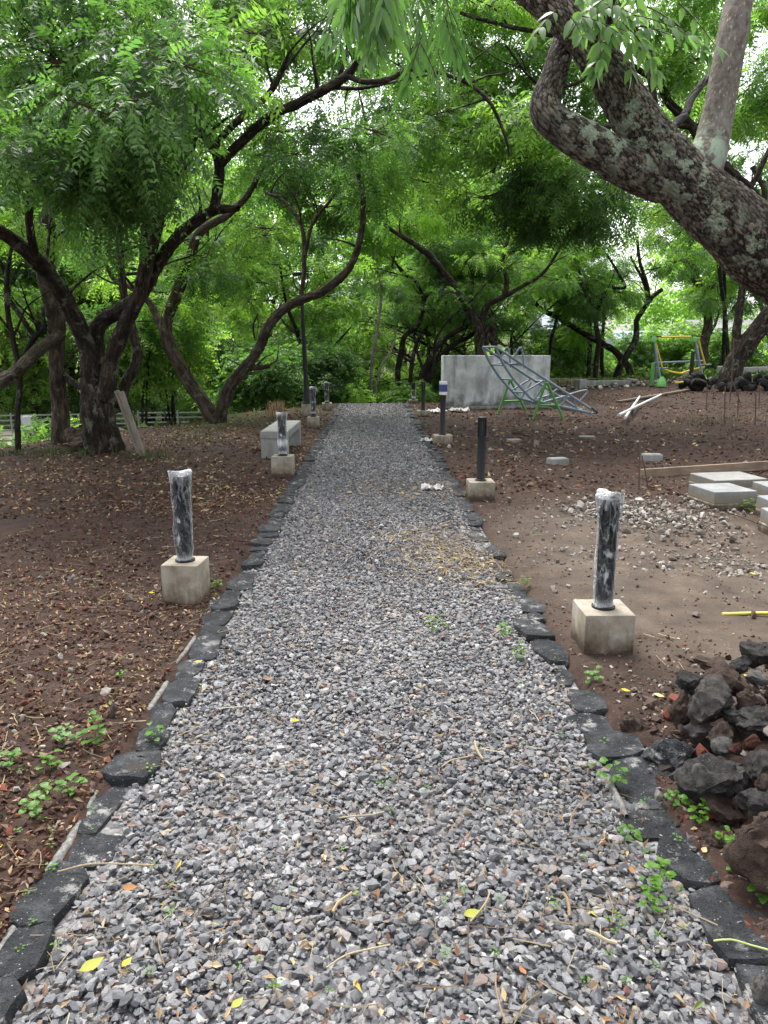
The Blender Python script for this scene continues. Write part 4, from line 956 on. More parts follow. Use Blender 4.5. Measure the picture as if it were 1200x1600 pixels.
for pts, rad, seg, step, s, amp, cell in ((mainp, mainr, 168, .008, 3, .0062, 72.), (subp, subr, 100, .008, 8, .0040, 64.)):
    V, Q, B, cr, ce, p, rr = bigtube(pts, rad, seg, step, s, amp, cell)
    t.V.append(V-t.base); t.Q.append(Q+t.n); t.B.append(B+np.array([0, 0, s])); t.n += len(V); t.sk.append(np.hstack([p, rr[:, None]]))
    ex['crack'].append(cr); ex['cell'].append(ce)
    W = V; blob = np.zeros(len(W))
    for u, v, rad_ in ((985, 175, .16), (1000, 215, .13), (880, 35, .12), (930, 205, .13), (960, 222, .11), (905, 190, .1), (1010, 225, .12), (1060, 260, .12), (1110, 330, .10), (1130, 345, .09), (1180, 385, .08), (1085, 275, .12), (1195, 395, .1), (925, 110, .05), (870, 60, .10), (990, 250, .1)):
        c = PB(u, v, -.12); blob = np.maximum(blob, np.exp(-((np.linalg.norm(W-c, axis=1)/(rad_*.82))**2)*1.0))
    ex['lich'].append(np.clip(blob*1.35, 0, 1))
t.done(extra={k: np.concatenate(v) for k, v in ex.items()})
TR = t
# its pale upright limb, a part of its own because of its bark
pp = [PB(1068, 322, .03), PB(1096, 262, .01), PB(1112, 220, .02), PB(1125, 160, .04), PB(1140, 80, .06), PB(1155, 0, .1), PB(1172, -90, .15)]
V, Q, B, cr, ce, p, rr = bigtube(pp, [.085, .098, .078, .067, .062, .058, .055], 64, .012, 15, .0035, 46.)
lich = np.exp(-((np.linalg.norm(V-PB(1108, 235, -.06), axis=1)/.10)**2))
pl = obj('pale_limb', mesh_np('pale_limb', V-t.base, Q, [M['pale']], True, {'bc': B, 'lich': np.clip(lich*1.2, 0, 1)}), t.root)
tag(pl, 'upright pale grey limb')
# dark thin boughs sprouting from it
mb = Tree.__new__(Tree)
for name, specs in (('bough', [(1040, 232, .05, 8), (1028, 190, .1, 6), (1020, 150, .15, 5.5), (1016, 105, .2, 4.5), (1012, 40, .3, 4)]), ('bough', [(1042, 228, .05, 7), (1052, 196, .2, 6), (1070, 178, .35, 6), (1082, 150, .5, 5.5), (1120, 103, .8, 5), (1150, 60, 1, 4)])):
    V, Q, B, p, rr = limb([PB(u, v, d) for u, v, d, _ in specs], [q*(YB+d)/F for _, _, d, q in specs], 10, .15, 77)
    obj(name, mesh_np(name, V-t.base, Q, [M['bark_far']], True, {'bc': B}), t.root); t.sk.append(np.hstack([p, rr[:, None]]))

# its leaves: big soft leaflets above the trunk and the spray that hangs over the path
def bigspray(name, origin, tips, ll, lw, n, seed, mat, hang, label=None):
    r = np.random.default_rng(seed); V, Q, T, MI = [], [], [], []; k = 0
    for a, b_ in tips:
        a, b_ = np.asarray(a), np.asarray(b_); Lx = np.linalg.norm(b_-a); ax = (b_-a)/Lx; up = nrm(np.array([0, -.6, 1.])+r.normal(size=3)*.3); sd = nrm(np.cross(ax, up)); nr = np.cross(sd, ax)
        tt = np.linspace(.12, 1, n); tint = np.clip(r.normal(.5, .18), 0, 1)
        cur = a+ax*(tt*Lx)[:, None]+np.array([0, 0, -1.])*(tt**2*Lx*.2)[:, None]
        for i in range(n):
            for s in ((-1, 1) if i < n-1 else (-1, 0, 1)):
                dr = nrm(sd*s*.75+ax*.55+r.normal(size=3)*.14+np.array([0, 0, -hang])); l = ll*r.uniform(.75, 1.15); wv = nrm(np.cross(dr, nr+r.normal(size=3)*.3)); nn = np.cross(wv, dr)
                # a leaf of two by four quads folded along the midrib
                for t_, wf in ((0, .0), (.2, .75), (.45, 1), (.75, .62), (1, .0)):
                    c = cur[i]+dr*l*t_-nn*l*.16*t_*t_-np.array([0, 0, 1])*l*.12*t_*t_; h = wv*lw*.5*wf*(l/ll)
                    V += [c+h+nn*lw*.10*wf, c, c-h+nn*lw*.10*wf]; T += [tint]*3
                for q in range(4):
                    o_ = k+q*3; Q += [(o_, o_+1, o_+4, o_+3), (o_+1, o_+2, o_+5, o_+4)]; MI += [0, 0]
                k += 15
        tv, tq, _ = tube(np.vstack([a[None], cur]), np.linspace(.0030, .0012, n+1), 5)
        Q += [tuple(int(x)+k for x in f) for f in tq]; MI += [1]*len(tq); V += list(tv); T += [.3]*len(tv); k += len(tv)
    me = mesh_np(name, np.array(V)-TR.base, Q, [M[mat], M['twig']], True, {'tint': np.array(T)}, MI)
    me.attributes.new('bc', 'FLOAT_VECTOR', 'POINT')
    o = obj(name, me, TR.root); 
    if label: tag(o, label)
    tag(o, kind='stuff'); return o
rr_ = random.Random(4)
tips = []
for k in range(58):
    u0 = rr_.uniform(530, 622); v0 = rr_.uniform(-90, 5); d0 = rr_.uniform(-.1, .6)
    tips.append((P(u0, v0, 2.75+d0), P(u0+rr_.uniform(-22, 28), v0+rr_.uniform(34, 62), 2.75+d0+rr_.uniform(-.1, .1))))
bigspray('hanging_spray', None, tips, .084, .021, 4, 5, 'leaf_near', .75, 'spray of long narrow leaflets hanging over the path')
tips = []
for k in range(16):
    u0 = rr_.uniform(655, 700); v0 = rr_.uniform(-40, 70); d0 = rr_.uniform(.6, 1.6)
    tips.append((P(u0, v0, 2.9+d0), P(u0+rr_.uniform(-30, 36), v0+rr_.uniform(30, 60), 2.9+d0)))
bigspray('hanging_spray', None, tips, .12, .020, 4, 9, 'leaf_dark', .8)
V, Q, B, p, rr = limb([PB(650, -130, .4), P(620, -110, 3.6), P(600, -85, 3.1), P(590, -60, 2.8), P(585, -20, 2.75)], [.05, .03, .02, .012, .006], 8, .1, 5)
obj('bough', mesh_np('bough', V-TR.base, Q, [M['bark']], True, {'bc': B}), TR.root)
tips = []
for k in range(22):
    u0 = rr_.uniform(890, 1000); v0 = rr_.uniform(-25, 45); d0 = rr_.uniform(-.25, .15); a = rr_.uniform(-1, 1)
    tips.append((PB(u0, v0, -.15+d0), PB(u0+70*a+20, v0+rr_.uniform(10, 60)*(1.2-abs(a)), -.2+d0)))
for u, v, du, dv in ((1010, 10, 90, 40), (1000, 40, 100, 20), (1030, 20, 80, 45), (985, 60, 40, 38), (960, 50, -30, 42), (1060, 5, 60, 50), (940, 62, -10, 40), (870, 15, -35, 30)):
    tips.append((PB(u, v, -.25), PB(u+du, v+dv, -.3)))
bigspray('leafy_shoot', None, tips, .068, .029, 4, 12, 'leaf_near', .30, 'leafy shoot of oval leaflets growing on top of the trunk')
V, Q, B, p, rr = limb([PB(942, 92, -.1), PB(948, 55, -.16), PB(955, 10, -.2), PB(965, -30, -.22)], [.022, .017, .012, .008], 8, .1, 5)
obj('shoot_stem', mesh_np('shoot_stem', V-TR.base, Q, [M['twig']], True, {'bc': B}), TR.root)

def landmark(x, y, look, far=True):
    d = np.array([x, y]); u = 600+F*math.tan(math.atan2(x, y)-YAW)/_cp*1.0
    for lim, s in ((60, 'at the far left edge'), (150, 'seen left of the massive old tree'), (250, 'seen right of the massive old tree'), (400, 'behind the V stemmed tree'), (520, 'behind the lamp post'), (600, 'left of the path end'), (690, 'right of the path end'), (860, 'behind the plastered wall'), (1000, 'behind the slide frame'), (1110, 'behind the exercise frame'), (9e9, 'behind the dark leaning trunk')):
        if u < lim: break
    return look+' '+s+((', nearer row' if y < 38 else ', middle row' if y < 48 else ', rear row') if far else '')
# ---------------------------------------------------------------- trees further back: copies of four kinds
def wild(seed, H, mat, mats, kind, n, lean):
    r = random.Random(seed); t = Tree('tree', 'x', (0, 0, 0), mat); t.r = r
    k = r.randrange(2, 4)
    for s in range(k):
        a = s*2*math.pi/k+r.uniform(-.5, .5); pts = [np.zeros(3)]; d = np.array([math.cos(a)*.35+lean, math.sin(a)*.35, 1.])
        p = np.zeros(3); rad = [.16]
        for q in range(6):
            d = d+np.array([r.gauss(0, .33), r.gauss(0, .33), -.06]); p = p+nrm(d)*H/7.5; pts.append(p); rad.append(.16*(1-.13*(q+1)))
        t.limb(pts, rad, seg=8)
        for q in (2, 3, 4):
            b0 = pts[q]; dd = nrm(np.array([r.gauss(0, 1), r.gauss(0, 1), .5])); t.limb([b0, b0+dd*H*.13+np.array([0, 0, .1]), b0+dd*H*.24+np.array([0, 0, .5])], [.07, .05, .025], seg=6)
    for _ in range(n):
        a = r.uniform(0, 6.28); rad = H*.42*r.random()**.6; z = H*r.uniform(.38, 1.0)
        t.leaf((math.cos(a)*rad*(1.15-.4*z/H)+lean*z*.5, math.sin(a)*rad*(1.15-.4*z/H), z), kind, r.choice(mats), 1.)
    return t.done()
protos = [wild(3, 8.5, 'bark_far', ['leaf_mid', 'leaf_bright'], 'far', 19, .1), wild(8, 10, 'bark_far', ['leaf_bright', 'leaf_bright', 'leaf_mid'], 'far', 20, -.15),
          wild(12, 7.5, 'bark_tan', ['leaf_mid', 'leaf_dark'], 'far', 16, .2), wild(21, 9.5, 'bark_far', ['leaf_mid', 'leaf_bright', 'leaf_dark'], 'far', 20, 0)]
kids(None)
BGL = ['crooked mid green woodland tree', 'tall loose yellow green woodland tree', 'leaning dark green woodland tree', 'upright forked woodland tree']
spots = []
r = random.Random(77)
for Yd, n in ((35, 5), (44, 7), (54, 9)):
    for k in range(n):
        hw = Yd*.62; x = -hw+(k+.5+r.uniform(-.35, .35))*2*hw/n
        spots.append((x, Yd+r.uniform(-2.5, 2.5)))
spots += [(-3.6, 27.5), (-17, 37), (-14, 36.5), (-11, 37), (-8.5, 36), (13.5, 29), (17, 33), (9.5, 37), (4.5, 33)]
used = set()
for q, (x, y) in enumerate(spots):
    if 7.5 < x < 21 and 28 < y < 56: continue      # the gap that shows the bright house
    k = q % 4; z = float(terr(x, y)); rot = r.uniform(0, 6.28); sc = r.uniform(.9, 1.2)*(1 if y < 38 else 1.28 if y < 48 else 1.6)
    if k not in used:
        used.add(k); o = protos[k]; o.location = (x, y, z-.05); o.rotation_euler.z = rot; o.scale = (sc,)*3; o['label'] = landmark(x, y, BGL[k]); o['group'] = 'woodland trees behind the path'
    else: dup(protos[k], (x, y, z-.05), rot, landmark(x, y, BGL[k]), 'woodland trees behind the path', sc)

# the wood far behind that reads as one mass: a ring of large leaf masses (one mesh each material)
def farwood():
    r = np.random.default_rng(6); Vs, Qs, Ts, n = [], [], [], 0
    base = [cluster(900+k, 3.0, 230, .42, .22, 3, .8, .75, .3) for k in range(3)]
    for k in range(105):
        a = r.uniform(-1.15, 1.15) if k < 75 else r.uniform(-1.0, 1.0); D = r.uniform(62, 95); z = r.uniform(-1, 12)*(1 if k < 75 else .5)
        x, y = D*math.sin(a), D*math.cos(a); V, Q, t, mi = base[k % 3]; Q = Q[mi == 0]; nv = len(Q)*4
        c, s = math.cos(k*1.7), math.sin(k*1.7); W = V[:nv]@np.array([[c, s, 0], [-s, c, 0], [0, 0, 1]])
        Vs.append(W*1.25+np.array([x, y, z+float(terr(x, y))])); Qs.append(Q+n); Ts.append(np.clip(t[:nv]+r.normal(0, .15), 0, 1)); n += nv
    return tag(obj('far_forest', mesh_np('far_forest', np.concatenate(Vs), np.concatenate(Qs), [M['leaf_bright']], False, {'tint': np.concatenate(Ts)})), 'far wood closing the view behind the trees', kind='stuff')
farwood()

# thin arching trees of the tunnel beyond the path end
r = random.Random(31)
for k in range(26):
    Y = r.uniform(25.5, 40); x = (r.uniform(-5.5, -1.6) if k % 2 else r.uniform(1.4, 5.0))*(1+(Y-25)*.03); z = float(terr(x, Y)); sgn = -1 if x > 0 else 1
    t = Tree('tree', landmark(x, Y, ('thin dark arching tree', 'pale arching sapling')[k % 4 == 3]), (x, Y, z), ('bark_far', 'bark_far', 'bark', 'bark_pale')[k % 4], 'thin arching trees beyond the path end')
    for s in range(r.choice((2, 2, 3))):
        p = np.array([x+r.uniform(-.2, .2), Y, z-.05]); d = np.array([r.uniform(-.5, .5)-sgn*.15, r.uniform(-.2, .2), 1.]); pts = [p]; q0 = r.uniform(.05, .085); rad = [q0]
        for q in range(8):
            d = d+np.array([sgn*r.uniform(.0, .24)+r.gauss(0, .24), r.gauss(0, .15), -.09]); p = p+nrm(d)*.8; pts.append(p); rad.append(q0*(1-.09*(q+1)))
        t.limb(pts, rad, seg=7)
        for q in (3, 4, 5, 6):
            b0 = pts[q]; dd = nrm(np.array([r.gauss(0, 1), r.gauss(0, .6), r.uniform(.1, .9)])); t.limb([b0, b0+dd*.6+np.array([0, 0, .1]), b0+dd*1.3+np.array([r.gauss(0, .2), 0, .1])], [rad[q]*.55, rad[q]*.4, .012], seg=5)
    t.tips('lace', ['leaf_mid', 'leaf_bright', 'leaf_bright'], 1, .5, .3, .8)
    t.done()

# ---------------------------------------------------------------- shrubs
def shrub(label, x, y, n, sx, sy, h, mats, kind='bush', sc=1., group=None, cat='shrub', lo=.12):
    z = float(terr(x, y)); t = Tree('shrub', label, (x, y, z), 'bark_far', group, cat); rr2 = t.r
    for k in range(4):
        e = np.array([x+rr2.uniform(-sx, sx)*.7, y+rr2.uniform(-sy, sy)*.7, z+h*rr2.uniform(.6, .95)]); t.limb([(x+.05*k, y, z-.05), ((x+e[0])/2, (y+e[1])/2, z+h*.45), e], [.035, .025, .012], seg=5)
    for k in range(n):
        zz = z+h*rr2.uniform(lo, 1); t.leaf((x+rr2.uniform(-sx, sx)*(1.1-.5*(zz-z)/h), y+rr2.uniform(-sy, sy), zz), kind, rr2.choice(mats), sc)
    return t.done('stem')
DM = ['leaf_dark', 'leaf_mid', 'leaf_mid']; MB_ = ['leaf_mid', 'leaf_bright']
for lab, u, Y, n, sx, h, mats in [
    ('broad dark green shrub behind the concrete bench', 405, 21, 13, 1.0, 1.8, DM), ('tall dark green shrub left of the lamp post', 445, 23, 14, 1.0, 2.2, DM),
    ('rounded green shrub right of the lamp post', 510, 23.5, 15, .8, 1.8, ['leaf_dark', 'leaf_mid', 'leaf_bright']), ('tall leafy shrub behind the lamp post', 480, 27, 15, 1.3, 3.0, MB_),
    ('low yellow green shrub at the end of the path', 632, 25.5, 5, .45, .75, ['leaf_bright']), ('fine leaved green shrub behind the V stemmed tree', 360, 23, 11, 1.1, 3.6, MB_+['leaf_dark']),
    ('small bright shrub under the massive old tree', 210, 17.5, 8, .9, 3.4, MB_), ('feathery green shrub hiding the fence left of the V stemmed tree', 262, 19, 8, 1.0, 3.6, MB_),
    ('leafy green shrub before the fence at left', 72, 14.4, 6, .35, .55, MB_), ('low dark shrub at the far left edge', 5, 14.2, 8, .6, .6, DM),
    ('olive green hedge like shrub right of the path end', 690, 31, 18, 1.7, 1.6, MB_), ('light green shrub far left of the path end', 545, 31, 16, 1.6, 2.2, MB_),
    ('grassy green bank shrub behind the exercise frame', 1050, 44, 28, 4.2, 2.2, ['leaf_bright', 'leaf_mid']), ('bright bank shrub behind the slide frame', 905, 42, 14, 2.2, 1.5, ['leaf_bright']), ('green bank shrub right of the stout brown trunk', 1165, 42, 20, 3.2, 1.7, MB_),
    ('high green hedge shrub behind the plaza fence at far left', 15, 34.5, 22, 3.0, 3.6, MB_), ('high green hedge shrub behind the plaza fence seen past the massive old tree', 130, 34.8, 22, 3.0, 4.2, MB_+['leaf_dark']), ('high green hedge shrub behind the plaza fence left of the V stemmed tree', 250, 35, 22, 2.6, 3.8, MB_),
    ('bushy green shrub behind the right end of the wall', 870, 36, 14, 1.8, 2.4, MB_+['leaf_dark'])]:
    p = P(u, 600, Y); shrub(lab, p[0], Y, n, sx, .7, h, mats, 'bush' if Y > 16 else 'near', 1. if Y < 30 else 1.3, lo=.50 if u in (210, 262, 360) else .12)

# ---------------------------------------------------------------- bollard lights
def bollard(label, u, vf, vb, vt, wpx, wrap, rot=0., sleeve=False, seed=1, lean=0.):
    g = GP(u, vf); Yf = g[1]; size = wpx*(Yf*_cp+1.6*_sp)/F; g[1] += size/2; g[0] *= g[1]/Yf; g[2] = float(ground_z(g[0], g[1])[0]) if abs(g[0]) > 1.1 else float(terr(g[0], g[1]))
    bh = float(P(u, vb, Yf)[2]-g[2]); ph = float(P(u, vt, g[1])[2]-g[2]-bh)/(wrap[1] if wrap and wrap[1] > .9 else 1)
    t = thing('bollard_light', label, 'bollard', tuple(g), rot, 'bollard lights along the gravel path')
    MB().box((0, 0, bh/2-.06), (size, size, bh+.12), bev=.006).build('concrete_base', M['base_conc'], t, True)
    rp = .046; z0 = bh
    m = MB(); m.lathe([(rp+.016, z0-.002), (rp+.016, z0+.010), (rp+.004, z0+.014), (rp, z0+.02), (rp, z0+ph*.70), (rp-.004, z0+ph*.705), (.030, z0+ph*.71)], 24)
    m.build('post', M['black'], t, True)
    h = MB().lathe([(.030, z0+ph*.70), (.032, z0+ph*.72), (.032, z0+ph*.95), (.02, z0+ph*.955)], 16).build('lens', M['slot'], t, True)
    for k in range(8):
        a = k*math.pi/4+.2; MB().box((math.cos(a)*rp*.92, math.sin(a)*rp*.92, z0+ph*.83), (.012, .022, ph*.26), rz=a).build('lens_bar', M['black'], t)
    MB().lathe([(rp, z0+ph*.945), (rp+.002, z0+ph*.95), (rp+.002, z0+ph*.99), (rp-.006, z0+ph), (.001, z0+ph)], 24).build('cap', M['black'], t, True)
    if sleeve:
        MB().box((0, 0, z0+ph*.90), (.105, .105, ph*.26), rz=.25, bev=.004).build('carton_sleeve', M['paper'], t)
        MB().box((0, 0, z0+ph*.90), (.108, .108, ph*.14), rz=.25, bev=.004).build('carton_label', M['blue'], t)
    if wrap:
        lo, hi, full = wrap; n, sg = 64, 72; z = np.linspace(z0+ph*lo, z0+ph*hi, n); a = np.linspace(0, 2*math.pi, sg, endpoint=False)
        Zg, A = np.meshgrid(z, a, indexing='ij'); tt = (Zg-z[0])/(z[-1]-z[0])
        q = np.stack([np.cos(A)*1.5, np.sin(A)*1.5, Zg*4.5+seed*7], -1).reshape(-1, 3)
        q2 = np.stack([np.cos(A+Zg*5)*3.4, np.sin(A+Zg*5)*3.4, Zg*9+seed*3], -1).reshape(-1, 3)
        rid = 1-np.abs(fbm(q2, 3, seed))*3.4
        rr = (rp+.007+.013*fbm(q, 3, seed)+.0055*rid).reshape(n, sg)+.010*sstep(.75, 1, tt)*(1+.5*np.cos(2*A))
        rr -= .008*np.exp(-((tt-.05)/.05)**2); rr = np.maximum(rr, rp+.003)
        top = z[-1]+0*a; V = np.stack([np.cos(A)*rr, np.sin(A)*rr, Zg+.02*tt**8*np.cos(A*2+seed)], -1).reshape(-1, 3)
        Fc = [(i*sg+j, i*sg+(j+1) % sg, (i+1)*sg+(j+1) % sg, (i+1)*sg+j) for i in range(n-1) for j in range(sg)]
        V = np.vstack([V, [[0, 0, z[-1]+.012]]]); Fc += [((n-1)*sg+j, (n-1)*sg+(j+1) % sg, n*sg) for j in range(sg)]
        T1 = tt.ravel(); fog = np.concatenate([.0+.35*np.exp(-((T1-.03)/.05)**2)+.12*sstep(.86, 1, T1)+.12*np.clip(rid, 0, 1)**6, [.25]])
        if full == 2: fog[:-1] += .6*np.exp(-((T1-.28)/.10)**2)
        obj('plastic_wrap', mesh_np('plastic_wrap', V, Fc, [M['film']], True, {'fog': fog}), t)
    if lean: t.rotation_euler.y = lean
    return t
bollard('nearest bollard on right of path, black post wrapped in clear plastic on tan concrete block', 937, 1031, 962, 772, 78, (.0, 1.03, 1), .0, seed=2)
bollard('nearest bollard on left of path, plastic wrapped black post on tan concrete block', 294, 952, 884, 739, 58, (.0, 1.02, 1), -.10, seed=5)
bollard('bare black bollard without plastic on right of path, nearest of the unwrapped ones', 750, 787, 754, 651, 40, None, .02, seed=3)
bollard('bollard with blue and white carton sleeve on its head, before the plastered wall', 691, 698, 681, 598, 29, None, .02, sleeve=True, seed=4)
bollard('slim dark bollard left of the plastered wall, beyond the one with the blue carton', 661, 653, 642, 596, 18, None, .02, seed=6)
bollard('plastic wrapped bollard standing in front of the concrete bench', 443, 750, 714, 646, 32, (.05, 1.02, 2), -.05, seed=7)
bollard('plastic wrapped bollard right of the lamp post base', 490, 672, 652, 605, 18, (.12, 1.03, 1), -.02, seed=8)
bollard('smallest wrapped bollard beyond the lamp post on left of path', 511, 643, 630, 597, 15, (.06, 1.02, 1), 0, seed=9)
bollard('bollard with white plastic bunched at its foot, right of path end', 646, 632, 625, 598, 14, (.0, .55, 2), 0, seed=10)
bollard('dark bollard on low concrete block closing the end of the path', 602, 627, 620, 588, 16, None, 0, seed=12)

# ---------------------------------------------------------------- street lamp
g = GP(481, 652); t = thing('street_lamp', 'tall black lamp post with ring shaped head on tan concrete block', 'street lamp', tuple(g))
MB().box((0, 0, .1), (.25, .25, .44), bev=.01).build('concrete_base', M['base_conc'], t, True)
H = 2.84
MB().lathe([(.14, .32), (.14, .34), (.10, .38), (.075, .52), (.060, .62), (.055, 1.2), (.045, 2.), (.040, H), (.03, H+.02)], 20).build('post', M['black'], t, True)
m = MB(); m.tube(catmull([(-.17, 0, H+.34), (-.16, 0, H+.22), (-.10, 0, H+.06), (0, 0, H), (.10, 0, H+.06), (.16, 0, H+.22), (.17, 0, H+.34)], .04), .014, 8); m.build('yoke', M['black'], t, True)
m = MB(); m.lathe([(.02, .0), (.175, .0), (.19, .012), (.19, .035), (.12, .06), (.02, .07)], 28, (0, 0, H+.335)); m.build('lamp_head', M['black'], t, True)
MB().lathe([(.01, -.012), (.15, -.012), (.15, .0), (.01, .001)], 24, (0, 0, H+.335)).build('diffuser', M['slot'], t, True)
t.rotation_euler.y = -.03

# ---------------------------------------------------------------- concrete bench
a = GP(430, 719); t = thing('concrete_bench', 'plain grey concrete bench behind a wrapped bollard on left of path', 'bench', tuple(a), -.02)
m = MB(); m.box((0, .8, .375), (.40, 1.7, .11), bev=.012); m.build('seat', M['conc'], t, True)
for y in (.03, 1.55):
    MB().box((0, y, .15), (.395, .13, .35), bev=.012).build('leg', M['conc'], t, True)

# ---------------------------------------------------------------- plastered wall
Y = 20.2; p0, p1 = P(692, 637, Y), P(857, 634, Y+.5)
t = thing('concrete_wall', 'freestanding pale plastered wall block with damp streaks right of the path', 'wall', (p0[0], Y, 0))
dx, dy = p1[0]-p0[0], .5; rz = math.atan2(dy, dx); L = math.hypot(dx, dy); Mr = Matrix.Rotation(rz, 3, 'Z'); hh = float(P(692, 555.5, Y)[2])
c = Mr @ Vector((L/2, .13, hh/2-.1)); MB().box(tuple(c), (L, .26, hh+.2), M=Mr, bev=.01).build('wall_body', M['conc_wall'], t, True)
c = Mr @ Vector((L/2, .10, .015)); m = MB(); m.box(tuple(c), (L+.04, .34, .10), M=Mr, bev=.02); m.build('footing', M['conc'], t, True)

# ---------------------------------------------------------------- slide frame of grey tubes on green trestles
Yf = 17.2
def S(x, y, dY=0.): return P(740+x/5.4545, 520+y/5.4545, Yf+dY)
base = S(700, 690); t = thing('slide_frame', 'tilted grey tube framework of a play slide lying before the plastered wall', 'slide frame', (base[0], Yf, float(terr(base[0], Yf))))
def tb(name, pts, r_, mat='tube', par=None, o=None):
    o = np.array((o or t).location) if o is None or not isinstance(o, np.ndarray) else o
    m = MB(); C = catmull([np.asarray(p) for p in pts], .06) if len(pts) > 2 else np.array([np.asarray(p) for p in pts]); m.tube(C-o, r_, 8); return m.build(name, M[mat], par or t, True)
RT = .031
off = np.array([-.22, .48, 0])
for k, sh in enumerate((np.zeros(3), off)):
    U = [S(188, 120)+sh, S(610, 395)+sh, S(1050, 682)+sh*(1, 1, 1)]
    Lr = [S(188, 122)+sh, S(240, 240)+sh, S(330, 380)+sh, S(445, 510)+sh, S(500, 565)+sh, S(600, 594)+sh, S(740, 626)+sh, S(1000, 684)+sh]
    tb('top_rail', U, RT); tb('curved_rail', Lr, RT)
    for a_, b_ in (((300, 268), (385, 262)), ((440, 500), (600, 405)), ((520, 570), (610, 430)), ((600, 590), (800, 535)), ((740, 625), (800, 540)), ((880, 645), (855, 570))):
        tb('strut', [S(*a_)+sh, S(*b_)+sh], .022)
for a_ in ((188, 120), (262, 275), (350, 400), (445, 510), (610, 596), (850, 652), (1040, 685), (420, 272), (640, 415), (850, 552)):
    tb('cross_rung', [S(*a_), S(*a_)+off], .022)
tb('handle', [S(340, 215), S(405, 125), S(432, 300)], .022); tb('handle', [S(340, 215)+off, S(405, 125)+off, S(432, 300)+off], .022)
tb('foot_rest', [S(690, 600), S(815, 528), S(970, 492), S(905, 585)], .022); tb('foot_rest', [S(690, 600)+off, S(850, 480)+off, S(850, 480)+off+(.02, 0, .0)], .022)
MB().tube([S(1000, 640)-np.array(t.location), S(1055, 684)-np.array(t.location)], .034, 8).build('foot_plate', M['black'], t, True)
for lab, sh in (('green steel A trestle under the near rail of the slide frame', np.array([0, -.12, 0])), ('green steel A trestle under the far rail of the slide frame', off+np.array([-.42, .45, .0]))):
    ap = S(612, 428)+sh; f1, f2 = S(495, 755)+sh, S(757, 737)+sh
    f1[2] = float(terr(f1[0], f1[1]))-.01; f2[2] = float(terr(f2[0], f2[1]))-.01
    tr = thing('trestle', lab, 'trestle', tuple((f1+f2)/2), 0, 'green trestles holding the slide frame'); o = np.array(tr.location)
    tb('leg', [ap+(-.02, 0, 0), f1], .030, 'green', tr, o); tb('leg', [ap+(.02, 0, 0), f2], .030, 'green', tr, o)
    tb('crossbar', [f1+(ap-f1)*.40, f2+(ap-f2)*.40], .024, 'green', tr, o)
    MB().box(tuple(ap-o), (.09, .09, .05), bev=.008).build('saddle', M['green'], tr)

# ---------------------------------------------------------------- outdoor exercise frame
Ye = float(GP(1066, 602)[1]); Yx = min(Ye, 30.)
def E(x, y, dY=0.): return P(1000+x/6, 500+y/6, Yx+dY)
b0 = E(400, 600); t = thing('exercise_frame', 'outdoor exercise frame of grey legs, green joints and yellow bars', 'exercise frame', (b0[0], Yx, float(terr(b0[0], Yx))))
for x0, x1 in ((128, 196), (512, 598)):
    tb('leg', [E(x0, 175, 0), E(x1, 585, -.25)], .042, 'tube'); tb('leg', [E(x0+8, 190, .1), E(x1-45, 560, .6)], .042, 'tube'); tb('inner_leg', [E(x0+14, 195, .05), E(x1-6, 560, -.2)], .026, 'white')
    c = E(x0-2, 183)-np.array(t.location); m = MB(); m.box(tuple(c), (.18, .16, .20), bev=.03); m.build('top_joint', M['lime'], t, True)
    f = E(x1+6, 582, -.28)-np.array(t.location); m = MB(); m.lathe([(.17, -.16), (.17, -.06), (.10, .10), (.05, .2)], 14, tuple(f)); m.build('foot_cover', M['lime'], t, True)
tb('top_bar', [E(100, 158), E(200, 156)], .03, 'black'); tb('top_bar', [E(480, 152), E(592, 150)], .03, 'black'); tb('yellow_bar', [E(195, 160), E(485, 156)], .032, 'yellow')
tb('cross_bar', [E(130, 402, .3), E(590, 384, .3)], .036, 'tube'); tb('low_bar', [E(148, 453), E(262, 450)], .03, 'tube'); tb('low_bar', [E(560, 420), E(668, 418)], .03, 'tube')
tb('side_bar', [E(142, 195), E(170, 300), E(208, 440)], .03, 'yellow'); tb('side_bar', [E(545, 165), E(575, 290), E(610, 415)], .036, 'yellow')
tb('swing_bar', [E(232, 462), E(300, 488), E(385, 500)], .036, 'yellow'); tb('swing_bar', [E(385, 500), E(480, 470), E(606, 440)], .036, 'yellow')
tb('foot_bar', [E(330, 590), E(475, 583)], .05, 'yellow')
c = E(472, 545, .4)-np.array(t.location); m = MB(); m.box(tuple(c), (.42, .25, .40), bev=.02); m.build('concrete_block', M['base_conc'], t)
for lab, x in (('short dark green steel post left of the exercise frame', 108), ('black upright post behind the right leg of the exercise frame', 482)):
    lo, hi = (625, 410) if x < 200 else (470, 300)
    q = E(x, lo); pt = thing('steel_post', lab, 'post', tuple(q)); m = MB(); hh = E(x, hi)[2]-q[2]
    m.lathe([(.07, -.3 if x > 200 else -.1), (.07, hh), (.05, hh+.03), (.001, hh+.035)], 12); m.build('shaft', M['green' if x < 200 else 'black'], pt, True); 
    MB().lathe([(.085, -.02), (.085, .03), (.072, .04)], 12).build('collar', M['black'], pt, True)

